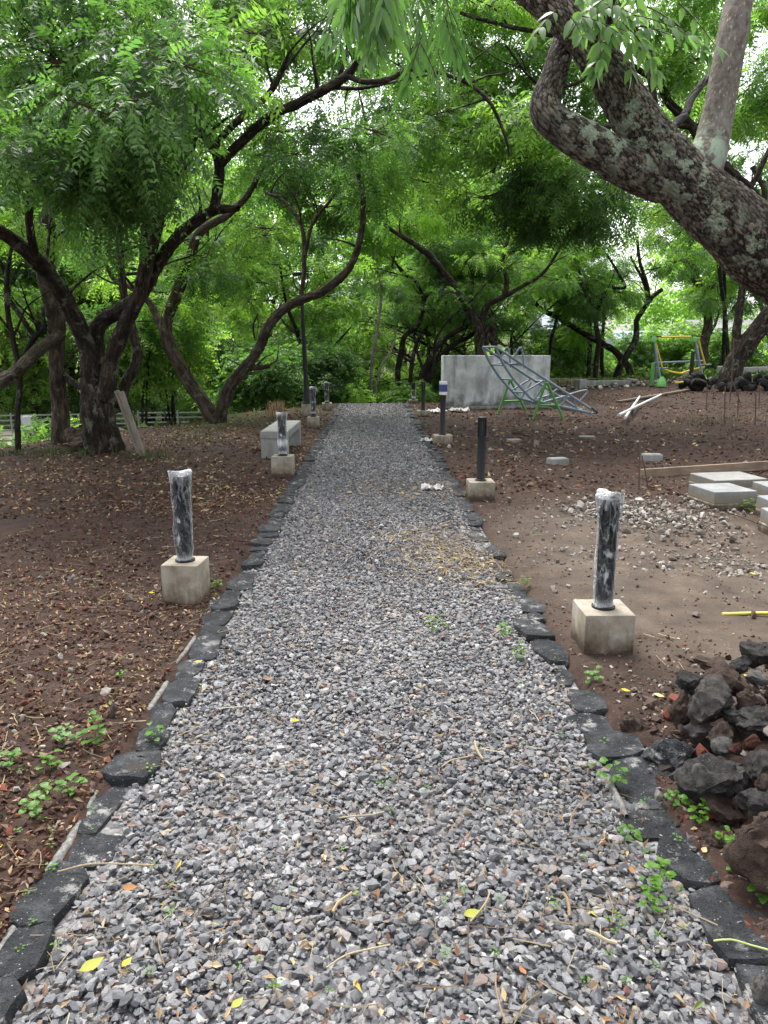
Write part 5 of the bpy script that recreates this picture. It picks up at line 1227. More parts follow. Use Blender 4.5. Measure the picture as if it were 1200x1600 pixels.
# ---------------------------------------------------------------- concrete pads
pads = [('front left concrete footing pad, with chipped ledge round its foot', (1076, 756), (1117.5, 769), (1184, 767), .20),
        ('back left concrete footing pad behind the chipped one', (1078, 739), (1118, 751), (1200, 748), .17),
        ('concrete footing pad at right frame edge behind the front pad', (1176, 752), (1215, 765), (1280, 763), .19),
        ('concrete footing pad at right frame edge beside the front pad', (1183, 774), (1222, 790), (1290, 787), .20),
        ('nearest concrete footing pad cut by the right frame edge', (1189, 793), (1228, 812), (1300, 808), .20)]
for k, (lab, A, B_, C_, h) in enumerate(pads):
    a, b, c = (PZ(*q, h) for q in (A, B_, C_)); e1, e2 = b-a, c-b
    t = thing('concrete_pad', lab, 'concrete slab', tuple(((a+c)/2)*(1, 1, 0)), 0, 'concrete footing pads on the mud')
    o = np.array(t.location); d = a+e2
    top = [a, b, c, d]; lo = [np.array([*q[:2], .075]) for q in top]
    def prism(hi, lo_): 
        V = [q-o for q in lo_]+[q-o for q in hi]; m = MB(); m.add(V, [(3, 2, 1, 0), (4, 5, 6, 7), (0, 1, 5, 4), (1, 2, 6, 5), (2, 3, 7, 6), (3, 0, 4, 7)]); return m
    n2 = prism(top, lo).build('slab', M['pad_conc'], t); bv = n2.modifiers.new('b', 'BEVEL'); bv.width = .008; bv.segments = 2
    ctr = (a+c)/2; grow = lambda q, s, z: np.array([*(ctr[:2]+(q[:2]-ctr[:2])*s), z])
    f = prism([grow(q, 1.03, .078) for q in top], [grow(q, 1.04, -.08) for q in top]).build('footing', M['base_conc'], t); bv = f.modifiers.new('b', 'BEVEL'); bv.width = .012; bv.segments = 2

# ---------------------------------------------------------------- loose blocks, boards, rods
def block(lab, u, v, size, rz, mat='conc'):
    g = GP(u, v); t = thing('concrete_block', lab, 'block', tuple(g), rz, 'concrete blocks strewn on the soil')
    MB().box((0, 0, size[2]/2-.03), (size[0], size[1], size[2]+.0), bev=.008).build('block_body', M[mat], t)
    m = MB(); m.box((0, 0, size[2]-.027), (size[0]*.9, size[1]*.82, .008), bev=.003); m.build('mortar_cap', M['conc_pale'], t)
block('pale concrete block lying on bare soil, nearest of the loose blocks', 871, 727, (.27, .16, .13), .25)
block('low concrete block left of the near loose block', 803, 694, (.24, .16, .11), .1, 'base_conc')
block('dark concrete block half buried between slide frame and pipes', 917, 688, (.28, .18, .10), -.05, 'base_conc')
block('pale topped concrete block beside the stake by the formwork board', 1018, 718, (.28, .17, .11), -.1)
def board(name, lab, cat, pts, w_, h_, mat, lift=.03, group=None):
    a, b = (GP(*q) for q in pts); d = b-a; L = np.linalg.norm(d); rz = math.atan2(d[1], d[0]); c = (a+b)/2
    t = thing(name, lab, cat, (c[0], c[1], float(ground_z(c[0], c[1])[0])+lift), rz, group); t.rotation_euler.y = -math.asin((b[2]-a[2])/L)
    if mat in ('white', 'yellow', 'bamboo', 'tube'):
        m = MB(); m.tube(catmull([(-L/2, 0, 0), (0, .0, .004), (L/2, 0, 0)], L/8), w_/2, 10); o = m.build('rod', M[mat], t, True)
        MB().tube([(-L/2-.012, 0, 0), (-L/2+.02, 0, 0)], w_*.56, 10).build('end', M[mat], t, True)
    else:
        MB().box((0, 0, h_/2), (L, w_, h_), bev=.004).build('plank', M[mat], t)
        for s in (-.38, .38):
            m = MB(); m.lathe([(.006, 0), (.006, .004), (.001, .005)], 8, (L*s, 0, h_)); m.build('nail', M['rust'], t)
    return t
board('formwork_board', 'long pale formwork board lying behind the concrete pads', 'board', ((1000, 746), (1260, 728)), .05, .12, 'plank', -.02)
board('timber_board', 'weathered board lying on soil before the exercise frame', 'board', ((966, 629), (1078, 610)), .16, .05, 'plank_dark')
board('pipe', 'white pipe lying under the other crossed pipe near the dark board', 'pipe', ((976, 663), (999, 627)), .06, .05, 'white', .03, 'two crossed white pipes on the soil')
board('pipe', 'longer white pipe lying across the other one near the dark board', 'pipe', ((966, 661), (1032, 626)), .06, .05, 'white', .085, 'two crossed white pipes on the soil')
board('yellow_stick', 'bright yellow flat stick on the mud at right frame edge', 'stick', ((1131, 967), (1240, 966)), .022, .01, 'bamboo', .012)
g = GP(224, 712); top = P(188, 612, g[1]-.1); t = thing('plank', 'grey weathered plank leaning against the massive old tree', 'plank', tuple(g)); d = top-g; L = np.linalg.norm(d)
Mr = Vector(d).to_track_quat('Z', 'Y').to_matrix() @ Matrix.Rotation(.5, 3, 'Z')
MB().box(tuple(d/2), (.13, .045, L), M=Mr, bev=.004).build('board', M['plank_grey'], t); MB().box(tuple(d/2+np.array([-.07, .04, .03])), (.06, .06, L*.97), M=Mr, bev=.004).build('batten', M['plank_grey'], t)

def rod(lab, pts, r_, mat='rust', grp='thin rods stuck in the soil of the site', name='rebar_stake', cat='stake'):
    a = GP(*pts[0]); P_ = [a-np.array([0, 0, .1])]+[P(u, v, a[1]) for u, v in pts[1:]]
    m = MB(); o = a; t = tag(None or obj(name, None), lab, cat, grp) if False else None
    C = catmull([q-o for q in P_], .1); m.tube(C, r_, 6); ob = m.build(name, M[mat], None, True, tuple(o)); tag(ob, lab, cat, grp); return ob
rod('tallest rusty rod stuck upright at the end of the formwork board', [(999, 765), (999.5, 720), (1000, 672)], .009)
rod('rusty rod leaning beside the tallest upright rod', [(1015, 762), (1008, 735), (1003, 712)], .008)
rod('long thin rod standing before the dark leaning trunk', [(1140, 632), (1144, 580), (1147, 528)], .016)
rod('thin rod leaning left before the ring of lava rocks', [(1161, 636), (1150, 610), (1141, 588)], .014)
for u, v0, v1, lab in ((1104, 640, 600, 'leftmost short rod before the ring of lava rocks'), (1114, 632, 612, 'shortest rod beside the leftmost short rod'), (1132, 668, 604, 'rod with long foot before the middle of the rock ring'), (1153, 655, 608, 'short rod right of the dark leaning trunk base'), (1180, 665, 615, 'upright rod over the wire mesh near right edge'), (1186, 640, 598, 'rod with bent tip near the right edge above the mesh')):
    rod(lab, [(u, v0), (u+.5, (v0+v1)/2), (u+1, v1)], .013)
rod('thin reddish twig stuck in the soil before the leaning plank', [(247, 752), (245, 727), (248, 705), (253, 688)], .007, 'twig', None, 'twig', 'twig')
g = GP(1165, 640); t = thing('wire_mesh', 'rusty reinforcing mesh lying over the soil at the right edge', 'wire mesh', tuple(g))
for k in range(6): MB().tube([(-1.1, -.9+.36*k, .12), (1.6, -.9+.36*k, .14)], .007, 5).build('long_wire', M['rust'], t)
for k in range(8): MB().tube([(-1.1+.36*k, -.95, .13), (-1.1+.36*k, 1.0, .13)], .007, 5).build('cross_wire', M['rust'], t)
a, b = GP(1000, 760), GP(1220, 850)
m = MB(); m.tube(catmull([a+(0, 0, .10), (a+b)/2+(0, 0, .09), b+(0, 0, .10)], .2)-a, .003, 5); tag(m.build('string_line', M['litter'], None, False, tuple(a)), 'thin builder line stretched before the concrete pads', 'string')

# low kerb beams at the back of the site
for lab, A, B_, h, w_ in (('long low concrete beam behind the slide frame', (902, 607), (990, 600), .36, .5), ('low concrete beam right of the leaning trunk, ending in a rounded block', (1128, 590), (1230, 584), .50, .5)):
    a, b = GP(*A), GP(*B_); d = b-a; L = np.linalg.norm(d[:2]); rz = math.atan2(d[1], d[0])
    t = thing('concrete_beam', lab, 'concrete beam', (a[0], a[1], float(terr(a[0], a[1]))), rz)
    MB().box((L/2, 0, h/2+.02), (L, w_, h*.55), bev=.02).build('beam', M['conc'], t, True)
    for x in (.12, L-.12): MB().box((x, 0, h/2-.05), (.34, w_*1.06, h+.1), bev=.05).build('end_block', M['conc_pale'], t, True)
a = GP(958, 602); t = thing('concrete_curb', 'thin concrete edging running behind the site below the grassy bank', 'curb', (a[0], a[1]+2.5, float(terr(a[0], a[1]+2.5))), .03)
for k in range(9): MB().box((-3+1.25*k, 0, .06), (1.23, .18, .26), bev=.02).build('curb_piece', M['conc'], t)

# ---------------------------------------------------------------- rocks
def rock(seed, rough=.16, sub=4, cuts=15):
    r = np.random.default_rng(seed); bm = bmesh.new(); bmesh.ops.create_icosphere(bm, subdivisions=sub, radius=.5); V = np.array([tuple(v.co) for v in bm.verts])
    Fc = [[v.index for v in f.verts] for f in bm.faces]; bm.free()
    for _ in range(cuts):
        n = nrm(r.normal(size=3)); d = r.uniform(.20, .40); k = V@n-d; V = V-np.outer(np.maximum(k, 0)*.97, n)
    V = V+nrm(V)*(fbm(V*3.2+seed, 3, seed)*rough+fbm(V*13+seed, 4, seed+1)*rough*.55)[:, None]
    lo, hi = V.min(0), V.max(0); V = (V-(lo+hi)/2)/(hi-lo)
    return V, Fc
def rockobj(name, lab, u, v, w_, h, d, mat, seed, rz=0., Y=None, sink=.12, group='lava rocks heaped round the foot of the leaning tree', z=None):
    """u, v: the middle of the rock in the photograph, w, h in its pixels; d: depth over width"""
    g = P(u, v, Y) if Y else GP(u, v); dist = g[1]*_cp+(1.6-g[2])*_sp; W_ = w_*dist/F; H_ = h*dist/F*1.05
    V, Fc = rock(seed); o = obj(name, mesh_np(name, V, Fc, [M[mat]], True), None, tuple(g), (0, 0, rz), (W_, W_*d, H_))
    o.data.set_sharp_from_angle(angle=R(38)); return tag(o, lab, 'rock', group)
rocks = [
 ('big angular grey brown lava rock on top of the heap', 1106, 1097, 84, 72, .8, 'rock_mix', 2, .2, 3.02),
 ('brown lava rock right of the big angular one', 1170, 1097, 44, 44, .9, 'rock_brown', 3, .5, 3.05),
 ('black pitted lava rock behind the big angular one', 1078, 1068, 46, 40, .9, 'rock_dark', 4, .9, 3.22),
 ('brown upright lava rock at left end of the heap', 1066, 1110, 34, 62, 1.1, 'rock_brown', 6, .1, 3.16),
 ('long dark brown lava rock behind the big angular one', 1135, 1062, 78, 48, .7, 'rock_brown', 7, -.2, 3.25),
 ('pointed black lava rock at the far end of the heap', 1187, 1025, 62, 42, .9, 'rock_dark', 8, .2, 3.5),
 ('grey lava rock near the far end of the heap', 1186, 1062, 34, 28, .9, 'rock_grey', 9, .4, 3.25),
 ('brown lava rock on the rear edge of the heap', 1112, 1042, 56, 26, .9, 'rock_brown', 10, -.4, 3.42),
 ('black lava rock on the rear slope right of the heap edge', 1155, 1038, 40, 26, .9, 'rock_dark', 33, -.1, 3.45),
 ('wedge shaped black lava rock with tan lichen beside the kerb', 1045, 1176, 84, 54, .8, 'kerb', 11, -.35, 2.86),
 ('dark flat lava rock under the overhang of the heap', 1092, 1150, 56, 50, .9, 'rock_dark', 12, .3, 2.92),
 ('largest black lava rock with pale lichen streak at the front of the heap', 1125, 1215, 132, 92, .75, 'rock_dark', 13, .55, 2.64),
 ('dark brown rounded lava rock under the largest black one', 1130, 1268, 62, 56, .9, 'rock_brown', 14, 0, 2.47),
 ('large red brown boulder cut by the right frame edge', 1198, 1315, 124, 142, .9, 'rock_brown', 15, .4, 2.28),
 ('dark lava slab between the black rock and the red brown boulder', 1190, 1250, 72, 46, .9, 'rock_dark', 16, .2, 2.52),
 ('black lava rock right of the scoria gravel', 1190, 1195, 62, 50, .9, 'rock_dark', 17, .8, 2.7),
 ('grey brown rock half sunk between kerb and lava heap', 992, 1138, 56, 38, .9, 'rock_brown', 18, .6, 3.0),
 ('small round brown stone on the dark lava slab', 1192, 1225, 22, 26, 1, 'rock_brown', 19, .3, 2.55),
 ('red scoria stone in the middle of the small rubble', 1172, 1160, 28, 30, .9, 'rock_red', 20, .7, 2.74),
 ('brown scoria lump left of the red stone', 1128, 1145, 44, 34, .9, 'rock_brown', 21, .2, 2.84),
 ('grey brown scoria lump below the brown one', 1128, 1165, 36, 28, .9, 'rock_grey', 22, .5, 2.78),
 ('rusty scoria stone beside the grey brown lump', 1146, 1170, 26, 24, .9, 'rock_red', 23, .1, 2.76),
 ('reddish stone beside the kerb under the brown boulder', 1118, 1317, 32, 26, 1, 'rock_brown', 24, .1, 2.36),
 ('pitted grey brown stone on the kerb in the lower right corner', 1192, 1545, 30, 52, 1, 'rock_grey', 25, .2, 1.92),
 ('tan lichened lava stone leaning on the largest black rock', 1097, 1214, 34, 44, .6, 'rock_grey', 26, -.5, 2.50),
 ('hidden core lava rock filling the heap behind the scoria', 1185, 1130, 90, 60, .9, 'rock_dark', 27, .2, 3.0),
 ('small grey stone lying on the gravel by the kerb bend', 1140, 1105, 30, 24, .9, 'rock_grey', 28, .2, 2.98)]
rocks[-1] = ('small black stone wedged right of the big angular rock', 1147, 1122, 30, 26, .9, 'rock_dark', 28, .2, 2.98)
rocks[-2] = ('dark lava rock behind the scoria rubble', 1185, 1128, 90, 56, .9, 'rock_dark', 27, .2, 3.02)
ZR = [0.22, 0.22, 0.2, 0.14, 0.22, 0.2, 0.22, 0.16, 0.18, 0.08, 0.1, 0.12, 0.06, 0.2, 0.2, 0.2, 0.03, 0.28, 0.22, 0.2, 0.2, 0.2, 0.03, 0.06, 0.17, 0.18, 0.18]
for (lab, u, v, w_, h, d, mat, s, rz, _), zc in zip(rocks, ZR): rockobj('lava_rock', lab, u, v, w_, h, d, mat, s, rz, float(PZ(u, v, zc)[1]))
# more of the heap to the right of the frame, round the foot of the tree
for k, (dx, dy, s) in enumerate(((2.0, 2.35, .42), (2.35, 2.55, .5), (2.1, 2.8, .4), (2.3, 3.15, .45), (2.6, 2.9, .5), (2.15, 3.5, .35), (2.55, 3.6, .45), (2.9, 3.3, .5))):
    V, Fc = rock(60+k); o = obj('lava_rock', mesh_np('lava_rock', V, Fc, [M['rock_dark' if k % 2 else 'rock_brown']], True), None, (dx, dy, .14+.1*(k % 3)), (0, 0, k), (s, s*.85, s*.75)); tag(o, 'lava rock of the heap just outside the right frame edge', 'rock', 'lava rocks heaped round the foot of the leaning tree')
# soil core and small scoria filling the heap
n = 34; aa = np.linspace(0, 1, n); X, Yg = np.meshgrid(np.linspace(1.06, 4.4, n), np.linspace(1.5, 4.2, n), indexing='ij')
hq = .20*sstep(1.06, 1.55, X-.10*(Yg-2.6)*(Yg > 2.6))*sstep(1.6, 2.1, Yg)*sstep(3.35, 2.75, Yg-.25*sstep(2, 3, X))+.06*fbm(np.stack([X.ravel()*5, Yg.ravel()*5, X.ravel()*0], 1), 3, 4).reshape(X.shape)
i, j = np.meshgrid(np.arange(n-1), np.arange(n-1), indexing='ij'); Fq = np.stack([i*n+j, (i+1)*n+j, (i+1)*n+j+1, i*n+j+1], -1).reshape(-1, 4)
tag(obj('earth_mound', mesh_np('earth_mound', np.stack([X.ravel(), Yg.ravel(), (hq-.05).ravel()], 1), Fq, [M['soil']], True)), kind='structure')
k = rng.integers(0, n*n, 2200); hx = X.ravel()[k]+rng.uniform(-.05, .05, 2200); hy = Yg.ravel()[k]+rng.uniform(-.035, .035, 2200); hz = hq.ravel()[k]
mk = (hz > .03); hx, hy, hz = hx[mk], hy[mk], hz[mk]
SCOR = [((.075, .048, .040), 30), ((.12, .085, .070), 22), ((.16, .045, .028), 26), ((.05, .04, .038), 20), ((.21, .18, .165), 12)]
tag(scatter('scoria_rubble', np.stack([hx, hy, hz+.005], 1), np.clip(rng.lognormal(np.log(.055), .4, len(hx)), .025, .13), palette(len(hx), SCOR), HI, M['gravel'], .8), 'small red and brown scoria stones between the lava rocks')
x = rng.uniform(1.02, 1.35, 420); y = rng.uniform(1.35, 2.6, 420)
tag(scatter('scoria_rubble', np.stack([x, y, terr(x, y)+.018+.012*rng.random(420)], 1), np.clip(rng.lognormal(np.log(.026), .4, 420), .012, .06), palette(420, SCOR+[((.17, .17, .18), 20)]), HI, M['gravel'], .8), 'reddish grit and small stones beside the right kerb')
# ring of lava rocks round the dark leaning trunk
RV = [mesh_np('ring_rock', *rock(80+k, sub=2), [M['rock_black']], True) for k in range(6)]
c0 = GP(1137, 607); t = thing('rock_ring', 'low ring wall of black lava rocks round the dark leaning trunk', 'rock ring', tuple(c0)); r = random.Random(3)
for lev in range(2):
    for k in range(34):
        a = 2*math.pi*k/34+lev*.09; q = (math.cos(a)*1.9+.55, math.sin(a)*1.35)
        s = r.uniform(.18, .44); o = obj('rock', RV[r.randrange(6)], t, (q[0]+r.gauss(0, .08), q[1]+r.gauss(0, .08), .08+lev*r.uniform(.14, .27)), (r.random()*3, r.random()*3, r.random()*6), (s*r.uniform(.8, 1.3), s, s*r.uniform(.6, .9)))
# stones by the left tree
for lab, u, v, w_, h, mat, s in (('mossy grey boulder at the foot of the massive old tree', 122, 697, 44, 26, 'rock_brown', 41), ('reddish boulder tucked behind the massive old tree', 118, 684, 36, 34, 'rock_brown', 42)):
    rockobj('boulder', lab, u, v, w_, h, .8, mat, s, .2, GP(u, 705)[1]+(.6 if s == 42 else 0), group=None)
for lab, u, v, w_, h, mat, s in (('rounded pale pebble alone on the wet mud', 1048, 887, 18, 12, 'rock_grey', 51), ('dark clod like stone on the mud right of the nearest bollard', 1095, 984, 15, 12, 'rock_brown', 52), ('flat grey stone beside the nearest bollard base', 998, 1016, 17, 10, 'rock_grey', 53), ('grey stone lying against the left nearest bollard base', 306, 949, 16, 13, 'rock_grey', 54), ('dark stone on the soil left of the left nearest bollard', 70, 962, 20, 15, 'rock_brown', 55), ('pale stone on the soil left of the left nearest bollard', 107, 907, 18, 11, 'rock_grey', 56), ('white stone beside the left kerb mortar', 233, 1065, 20, 17, 'rock_grey', 57), ('brown stone on soil near the left kerb', 92, 1140, 24, 13, 'rock_brown', 58), ('grey stone on soil near the left kerb', 138, 1134, 26, 11, 'rock_grey', 59), ('maroon stone standing on the gravel at the right edge of the path', 757, 975, 28, 14, 'rock_brown', 61), ('black stone on red soil at the left frame edge', 12, 1298, 28, 20, 'rock_dark', 62)):
    rockobj('stone', lab, u, v, w_, h, .8, mat, s, s*.7, group=None)

# ---------------------------------------------------------------- litter that can be told apart
def crumple(name, lab, u, v, L, W_, H_, mat, seed, cat):
    g = GP(u, v); g[2] = max(g[2], float(ground_z(g[0], g[1])[0]))+.03; n = 14; X, Yy = np.meshgrid(np.linspace(-.5, .5, n), np.linspace(-.5, .5, n), indexing='ij')
    q = np.stack([X.ravel()*5, Yy.ravel()*5, X.ravel()*0+seed], 1); z = np.abs(fbm(q, 3, seed))*H_*2.5; e = 1-.25*vnoise(q*.8, seed+3)**2*2
    V = np.stack([X.ravel()*L*e, Yy.ravel()*W_*e, z], 1); i, j = np.meshgrid(np.arange(n-1), np.arange(n-1), indexing='ij')
    me = mesh_np(name, V, np.stack([i*n+j, (i+1)*n+j, (i+1)*n+j+1, i*n+j+1], -1).reshape(-1, 4), [M[mat]], False); o = obj(name, me, None, tuple(g), (0, 0, seed)); tag(o, lab, cat); s = o.modifiers.new('s', 'SOLIDIFY'); s.thickness = .002
crumple('crumpled_paper', 'crumpled white paper on the right edge of the gravel path', 675, 768, .26, .18, .05, 'paper', 3, 'paper')
crumple('rag', 'pinkish white rag on the right kerb below the carton sleeved bollard', 670, 692, .22, .3, .06, 'paper', 5, 'rag')
crumple('rag', 'white rag between path and plastered wall', 684, 647, .5, .3, .06, 'paper', 7, 'rag')
crumple('paper_sack', 'flat white paper sack at the foot of the plastered wall', 717, 644, .5, .3, .08, 'paper', 9, 'sack')
crumple('paper_scrap', 'scrap of white paper near the concrete bench', 420, 718, .16, .1, .02, 'paper', 11, 'paper')
crumple('rag', 'faded pink rag left of the concrete bench', 402, 712, .15, .12, .06, 'rock_red', 13, 'rag')
def fleaf(lab, u, v, L, col, seed, rz):
    L *= .72
    g = GP(u, v); g[2] = float(terr(g[0], g[1]))+.045 if abs(g[0]) < 1.12 else float(ground_z(g[0], g[1])[0])+.03; V = []; w_ = (0, .16, .24, .2, .1, 0)
    if v > 1000 and g[0] > 1.4 and g[1] < 3.5: g = P(u, v, 3.0)
    for k, a in enumerate(w_): V += [((k/5-.5)*L, a*L, .12*L*abs(k-2.5)*.3+a*L*.3), ((k/5-.5)*L, 0, .10*L*abs(k-2.5)*.3), ((k/5-.5)*L, -a*L, .12*L*abs(k-2.5)*.3+a*L*.25)]
    Fc = [(k*3+s, k*3+3+s, k*3+4+s, k*3+1+s) for k in range(5) for s in (0, 1)]; c = np.tile(np.array([*col, 1.]), (18, 1))
    o = obj('fallen_leaf', mesh_np('fallen_leaf', np.array(V), Fc, [M['litter']], True, {'col': c}), None, tuple(g), (.15, .1, rz)); tag(o, lab, 'leaf', 'fallen yellow leaves')
YL, YG, OR = (.38, .30, .035), (.24, .25, .05), (.22, .105, .04)
for q in (('yellow leaf lying alone on the middle of the gravel path', 461, 1141, .06, YL, 1, .2), ('yellow leaf on the gravel near bottom left of the path', 200, 1527, .055, YL, 2, 1.2), ('olive green curled leaf at the lower left of the gravel', 146, 1532, .10, YG, 3, .9), ('yellow leaf on the soil near the grey brown rock', 976, 1098, .065, YL, 4, -.3), ('pale yellow leaf nearest the lava heap on the soil', 1028, 1107, .065, (.60, .55, .20), 5, -.5), ('yellow leaf lying on the wet mud at right frame edge', 1176, 901, .075, YL, 6, -.1), ('yellow leaf lying on the lava heap', 1166, 1056, .06, YL, 7, .6), ('yellow leaf at the right frame edge on the lava heap', 1192, 1082, .07, YL, 8, -.4), ('yellow leaf beside the upper left kerb stones', 310, 1047, .06, YL, 9, .8), ('orange leaf at the bottom of the gravel, right half', 815, 1540, .05, OR, 10, 1.9), ('yellowish leaf in the lower right of the gravel', 738, 1450, .09, YG, 11, .4), ('yellow leaf in the upper gravel path', 462, 903, .05, YL, 12, .2), ('yellow leaf on soil by the base of the left nearest bollard', 238, 942, .06, YL, 13, .3), ('brown orange leaf lying on the left part of the gravel', 205, 1408, .07, OR, 14, .2), ('yellow leaf tip at the bottom edge of the gravel', 372, 1592, .06, YG, 15, 1.), ('orange leaf on the gravel left of the middle', 420, 1075, .07, OR, 16, .4), ('tan curled leaf on the kerb by the brown boulder', 1098, 1348, .055, (.42, .30, .16), 17, .9), ('rust brown leaf on the gravel by the right seedlings', 985, 1380, .06, OR, 18, 1.3)): fleaf(*q)
# long dry stalks one can pick out on the gravel
for k, (u0, v0, u1, v1, lab) in enumerate(((90, 1362, 240, 1352, 'long pale stalk lying across the left kerb and gravel'), (530, 1278, 600, 1268, 'pale straight stalk in the middle of the gravel'), (890, 1290, 922, 1242, 'bent straw coloured stalk pointing to the right kerb'), (735, 1440, 766, 1392, 'pale upright looking stalk beside the olive leaf'), (510, 1512, 610, 1476, 'long brown and pale twig in the lower gravel'), (775, 1520, 792, 1600, 'pale bent stalk at the bottom of the gravel'), (520, 1425, 550, 1395, 'short brown stick in the middle of the gravel'), (916, 1454, 964, 1474, 'thick straw stalk among the right seedlings'), (880, 1395, 890, 1432, 'short straw stalk in the right gravel'), (742, 1158, 755, 1186, 'thick tan stick on the upper gravel'), (690, 1198, 740, 1180, 'pale thin stalk on the upper right gravel'), (262, 1160, 332, 1162, 'tan stick beside the left kerb stones'), (1115, 1470, 1200, 1484, 'green thin stalk across the right kerb'), (455, 805, 520, 822, 'dark twig across the far gravel near the left kerb'))):
    a, b = PZ(u0, v0, .045), PZ(u1, v1, .045); a[2] = b[2] = .045; c = (a+b)/2; m = MB(); n_ = np.array([-(b-a)[1], (b-a)[0], 0])
    thick = .0048 if k in (6, 7, 8, 9) else .0025
    m.tube(catmull([a-c, (a-c)*.35+n_*.06*(-1)**k+(0, 0, .006), (b-c)*.4+n_*.05*(-1)**k, b-c], .015), thick, 6)
    me = m.build('stalk', M['litter'], None, True, tuple(c)); n_v = len(me.data.vertices); col = ((.27, .21, .125), (.31, .26, .17), (.19, .135, .08))[k % 3] if k not in (12, 13) else ((.35, .40, .15), (.08, .06, .045))[k-12]
    at = me.data.attributes.new('col', 'FLOAT_COLOR', 'POINT'); at.data.foreach_set('color', np.tile(np.array([*col, 1.], dtype=np.float32), n_v)); tag(me, lab, 'stalk', 'dry stalks on the gravel')

# ---------------------------------------------------------------- seedlings
def seedmesh(seed, nl, L):
    r = np.random.default_rng(seed); V, Q, T, MI = [], [], [], []; k = 0
    for s in range(nl):
        a = s*2.4+r.uniform(-.3, .3); h = .008+.010*(s//3)+r.uniform(0, .012)*nl/6; ou = np.array([math.cos(a), math.sin(a), 0]); l = L*r.uniform(.7, 1.2); sd = np.array([-ou[1], ou[0], 0]); ti = r.uniform(.3, .8)
        c = np.array([r.normal(0, .004*nl/4), r.normal(0, .004*nl/4), h])
        for t_, w_, z in ((0, .02, 0), (.3, .02, .06), (.45, .5, .12), (.7, .62, .10), (.9, .35, .03), (1.02, .02, -.05)):
            p = c+ou*l*t_+np.array([0, 0, l*(z+.12*t_)]); V += [p+sd*w_*l*.5+(0, 0, l*.06*w_), p, p-sd*w_*l*.5+(0, 0, l*.06*w_)]; T += [ti]*3
        for q in range(5): o = k+q*3; Q += [(o, o+1, o+4, o+3), (o+1, o+2, o+5, o+4)]; MI += [0, 0]
        k += 18
    tv, tq, _ = tube([(0, 0, -.03), (0, .002, .005), (.001, 0, .02+.002*nl)], .0016, 5); V += list(tv); Q += [tuple(int(x)+k for x in f) for f in tq]; T += [.5]*len(tv)
    return mesh_np('seedling', np.array(V), Q, [M['weed']], True, {'tint': np.array(T)})
SM = [seedmesh(1, 5, .026), seedmesh(2, 7, .030), seedmesh(3, 9, .034), seedmesh(4, 13, .040), seedmesh(5, 18, .046)]
def seedling(u, v, k, sc, lab, grp, z=.03):
    g = GP(u, v); g[2] = (float(terr(g[0], g[1]))+z) if abs(g[0]) < 1.15 else float(ground_z(g[0], g[1])[0])+.005
    if v > 1150 and g[0] > 1.28 and g[1] < 3.2: g[2] = .05
    tag(obj('seedling', SM[k], None, tuple(g), (random.uniform(-.2, .2), random.uniform(-.2, .2), random.uniform(0, 6.28)), sc*.66), lab, 'seedling', grp)
for q in ((960, 1235, 4, 1.35, 'tallest bright green weed in the gravel beside the right kerb'), (1028, 1385, 4, 1.1, 'broad bright green weed at the right edge of the gravel'), (1015, 1415, 3, 1.1, 'weed just below the broad one at the right edge of the gravel'), (1018, 1440, 3, 1.1, 'lowest weed of the row at the right edge of the gravel'), (1090, 1300, 4, 1.1, 'leafy weed between right kerb and brown boulder'), (1050, 1270, 4, 1.0, 'trailing weed on the right kerb stones'), (1130, 1335, 3, 1.2, 'weed left of the brown boulder foot'), (1155, 1378, 3, 1.1, 'weed under the brown boulder'), (1185, 1415, 4, 1.15, 'spreading weed at the right frame edge below the boulder'), (975, 1325, 4, .95, 'weed beside the white mortar of the right kerb'), (675, 995, 4, 1.6, 'feathery green weed lying on the middle right of the gravel'), (155, 1178, 4, 1.9, 'largest green weed at the outer side of the left kerb'), (98, 1172, 3, 1.5, 'three leaved weed on soil left of the largest left weed'), (80, 1218, 3, 1.5, 'weed on the soil outside the left kerb, middle one'), (22, 1215, 3, 1.5, 'weed on the soil at the left frame edge'), (58, 1290, 4, 1.4, 'tall weed on the soil left of the kerb mortar'), (112, 1256, 4, 1.3, 'weed touching the outer edge of the left kerb'), (245, 1165, 3, 1.4, 'green weed between left kerb and gravel, upper one'), (190, 1048+20, 2, 1.0, 'weed sprouting beside the left kerb mortar'), (335, 930, 3, 1.7, 'weed at the right foot of the left nearest bollard'), (785, 1000, 4, 1.2, 'weed clump in the gravel left of the right kerb, far one'), (812, 1040, 4, 1.2, 'weed clump in the gravel left of the right kerb, near one'), (932, 1075, 3, 1.5, 'pale weed growing in the soil below the right nearest bollard'), (820, 925, 3, 1.5, 'weed at the outer side of the right kerb above the bollard'), (1172, 803, 4, 2.4, 'low green weed at the foot of the front concrete pad')):
    seedling(*q, 'weeds along the path kerbs')
rs = random.Random(9)
ZN = [('tiny green sprout in the gravel near the left kerb', (180, 1240), (150, 80), 6), ('tiny green sprout in the gravel at the lower left', (160, 1440), (130, 120), 10), ('tiny green sprout in the middle of the gravel', (560, 1400), (240, 170), 16), ('tiny green sprout in the gravel at the lower right', (960, 1440), (110, 120), 16), ('tiny green sprout in the gravel along the right kerb', (880, 1150), (70, 130), 10), ('tiny green sprout on soil by the right kerb', (1080, 1330), (80, 80), 8), ('tiny green sprout on soil by the left kerb', (90, 1250), (70, 70), 8)]
for lab, (u, v), (du, dv), n in ZN:
    for _ in range(n):
        seedling(u+rs.uniform(-1, 1)*du, min(1595, v+rs.uniform(-1, 1)*dv), rs.choice((0, 0, 0, 1)), rs.uniform(.5, .85), lab, lab.replace('tiny green sprout', 'tiny sprouts'))

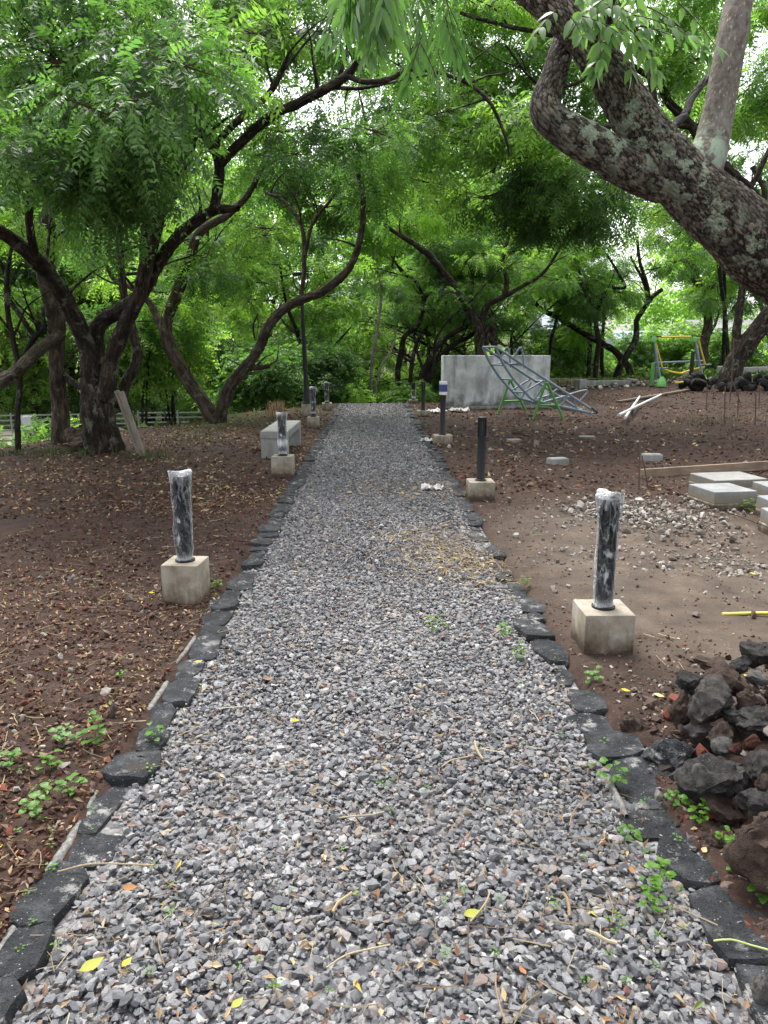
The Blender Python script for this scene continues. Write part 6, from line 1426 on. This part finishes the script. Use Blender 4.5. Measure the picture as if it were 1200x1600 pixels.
# small greenery on the ground
def tuft(lab, u, v, n, L, sx, sy, pal, name='grass_tuft', cat='grass tuft', lean=.5):
    g = GP(u, v); r = np.random.default_rng(int(u+v)); V, Q, Cc = [], [], []
    for k in range(n):
        a = r.uniform(0, 6.28); b0 = np.array([r.normal(0, sx), r.normal(0, sy), 0]); l = L*r.uniform(.5, 1.2); o = np.array([math.cos(a), math.sin(a), 0])*lean*r.uniform(.3, 1.2); w_ = L*.018; s = np.array([-math.sin(a), math.cos(a), 0])*w_; c = pal[r.integers(len(pal))]
        i = len(V); V += [b0-s, b0+s, b0+o*l*.4+(0, 0, l*.7)-s*.7, b0+o*l*.4+(0, 0, l*.7)+s*.7, b0+o*l+(0, 0, l*.85)]; Q += [(i, i+1, i+3, i+2), (i+2, i+3, i+4)]; Cc += [(*c, 1)]*5
    o = obj(name, mesh_np(name, np.array(V), Q, [M['litter']], False, {'col': np.array(Cc)}), None, tuple(g)); tag(o, lab, cat)
    if name == 'grass_patch': o['kind'] = 'stuff'; del o['category']
GR = [(.045, .085, .02), (.065, .115, .025), (.035, .065, .016)]; DRY = [(.34, .24, .14), (.28, .19, .11), (.42, .32, .2)]
tuft('tan tuft of dry grass standing near the lamp post', 432, 652, 160, .42, .10, .10, DRY, lean=.35)
tuft('straggly green grass among the rods at right', 1100, 662, 200, .15, .55, .35, GR, name='grass_patch')
tuft('thin grass patch over the wire mesh at right', 1165, 655, 160, .16, .5, .5, GR+DRY, name='grass_patch')
tuft('small green tuft at the foot of the leaning plank', 236, 716, 90, .18, .2, .12, GR)
tuft('green ground plants at the foot of the massive old tree', 128, 708, 260, .14, .35, .18, GR, name='grass_patch')
tuft('sparse green grass left of the V stemmed tree', 300, 690, 180, .16, .6, .4, GR, name='grass_patch')
tuft('sparse green grass right of the V stemmed tree', 372, 668, 120, .14, .3, .3, GR, name='grass_patch')
tuft('green edge grass beside the smallest wrapped bollard', 515, 650, 140, .12, .15, .6, GR, name='grass_patch')
tuft('dark green plants along the left frame edge', 20, 712, 300, .15, .5, .2, GR, name='grass_patch')
tuft('straw scraps and grass behind the slide frame', 885, 605, 200, .45, .6, .4, DRY, name='grass_patch')
gx = rng.uniform(3.5, 24, 9000); gy = rng.uniform(31, 48, 9000)
tag(scatter('bank_grass', np.stack([gx, gy, terr(gx, gy)+.12], 1), rng.uniform(.2, .55, 9000), palette(9000, [((.09, .16, .025), 1), ((.13, .21, .04), 1), ((.07, .12, .02), 1)]), BITS, M['litter'], .9), 'grass and weeds of the bank behind the site')
gx = rng.uniform(-14, 3, 6000); gy = rng.uniform(14, 34, 6000); sgn = (gx+6)*-.90+(gy-11.9)*.44; k = (sgn > .3) & (sgn < 4.2); gx, gy = gx[k], gy[k]
tag(scatter('slope_weeds', np.stack([gx, gy, terr(gx, gy)+.06], 1), rng.uniform(.10, .34, len(gx)), palette(len(gx), [((.06, .12, .02), 2), ((.09, .16, .03), 1), ((.05, .035, .025), 1.5)]), BITS, M['litter'], .9), 'weeds on the slope falling away left of the path')

# ---------------------------------------------------------------- lower plaza, fences, cabinet, house
zp = -1.93
V = np.array([(-34, 19.5, zp), (-7.2, 19.5, zp), (-5.4, 27.0, zp), (-5.4, 33.5, zp), (-34, 33.5, zp)]); tag(obj('plaza', mesh_np('plaza', V, [tuple(range(5))], [M['paving']])), 'pinkish paved ground beyond the trees on the left', kind='structure')
def fence(lab, x0, y0, x1, y1, z, n, h, rails, mat='fence'):
    t = thing('metal_fence', lab, 'fence', (x0, y0, z), math.atan2(y1-y0, x1-x0)); L = math.hypot(x1-x0, y1-y0); s = L/n
    pm = None
    for k in range(n+1):
        if pm is None: o = MB().box((0, 0, h/2), (.06, .06, h+.1), bev=.006).build('post', M[mat], t); pm = o.data
        else: o = obj('post', pm, t)
        o.location = (k*s, 0, 0)
    rm = None
    for k in range(n):
        for q in range(rails):
            if rm is None: o = MB().box((0, 0, 0), (s-.062, .025, .05), bev=.004).build('rail', M[mat], t); rm = o.data
            else: o = obj('rail', rm, t)
            o.location = (k*s+s/2, 0, .18+q*(h-.22)/(rails-1))
fence('grey metal rail fence round the lower plaza at far left', -22, 26.2, -9.2, 28.6, zp, 9, 1.15, 6)
fence('grey metal rail fence of the lower plaza seen between the left trees', -9.1, 28.9, -4.6, 29.2, zp, 3, 1.15, 6)
fence('dark metal rail fence crossing behind the end of the path', -4.4, 31.5, 6.5, 32.2, -.85, 7, 1.25, 5, 'black')
p = P(44, 662, 17.5); t = thing('utility_cabinet', 'pale blue grey utility cabinet on a thin post behind the left trees', 'cabinet', (p[0], 17.5, p[2]))
MB().box((0, 0, 0), (.26, .16, .36), bev=.015).build('cabinet_body', M['conc_pale'], t, True); MB().box((0, -.085, 0), (.22, .012, .31), bev=.004).build('door', M['white'], t); MB().box((0, 0, -.62), (.06, .06, .9)).build('post', M['fence'], t)
def house(lab, x, y, w_, h, rz, z, nwin, roofmat):
    t = thing('house', lab, 'house', (x, y, z), rz)
    MB().box((0, 0, h/2), (w_, 5, h)).build('wall', M['house'], t)
    m = MB(); m.add([(-w_/2-.3, -2.9, h), (w_/2+.3, -2.9, h), (w_/2+.3, 0, h+1.1), (-w_/2-.3, 0, h+1.1), (-w_/2-.3, 2.9, h), (w_/2+.3, 2.9, h)], [(0, 1, 2, 3), (3, 2, 5, 4), (0, 3, 4), (1, 5, 2), (0, 4, 5, 1)]); m.build('roof', M[roofmat], t)
    for k in range(nwin):
        xx = -w_/2+(k+.5)*w_/nwin; f = MB().box((xx, -2.52, h*.55), (1.0, .08, 1.1)).build('window', M['white'], t); MB().box((xx, -2.565, h*.55), (.84, .03, .94)).build('pane', M['glass'], f)
    MB().box((w_*.05, -2.53, 1.0), (.9, .08, 2.0)).build('door', M['blue'], t)
p = P(1070, 545, 56); house('pale house with white walls glimpsed behind the exercise frame', p[0], 58, 9, 3.2, -.1, float(terr(p[0], 58))-2.2, 4, 'tube')
p = P(1150, 545, 60); house('pale blue grey house glimpsed right of the stout brown trunk', p[0]+2, 63, 10, 3.4, .1, float(terr(p[0], 63))-1.8, 4, 'conc_pale')
p = P(895, 560, 46); house('small pale hut glimpsed between trunks behind the slide frame', p[0], 49, 3.0, 2.4, 0, float(terr(p[0], 49)), 2, 'tube')
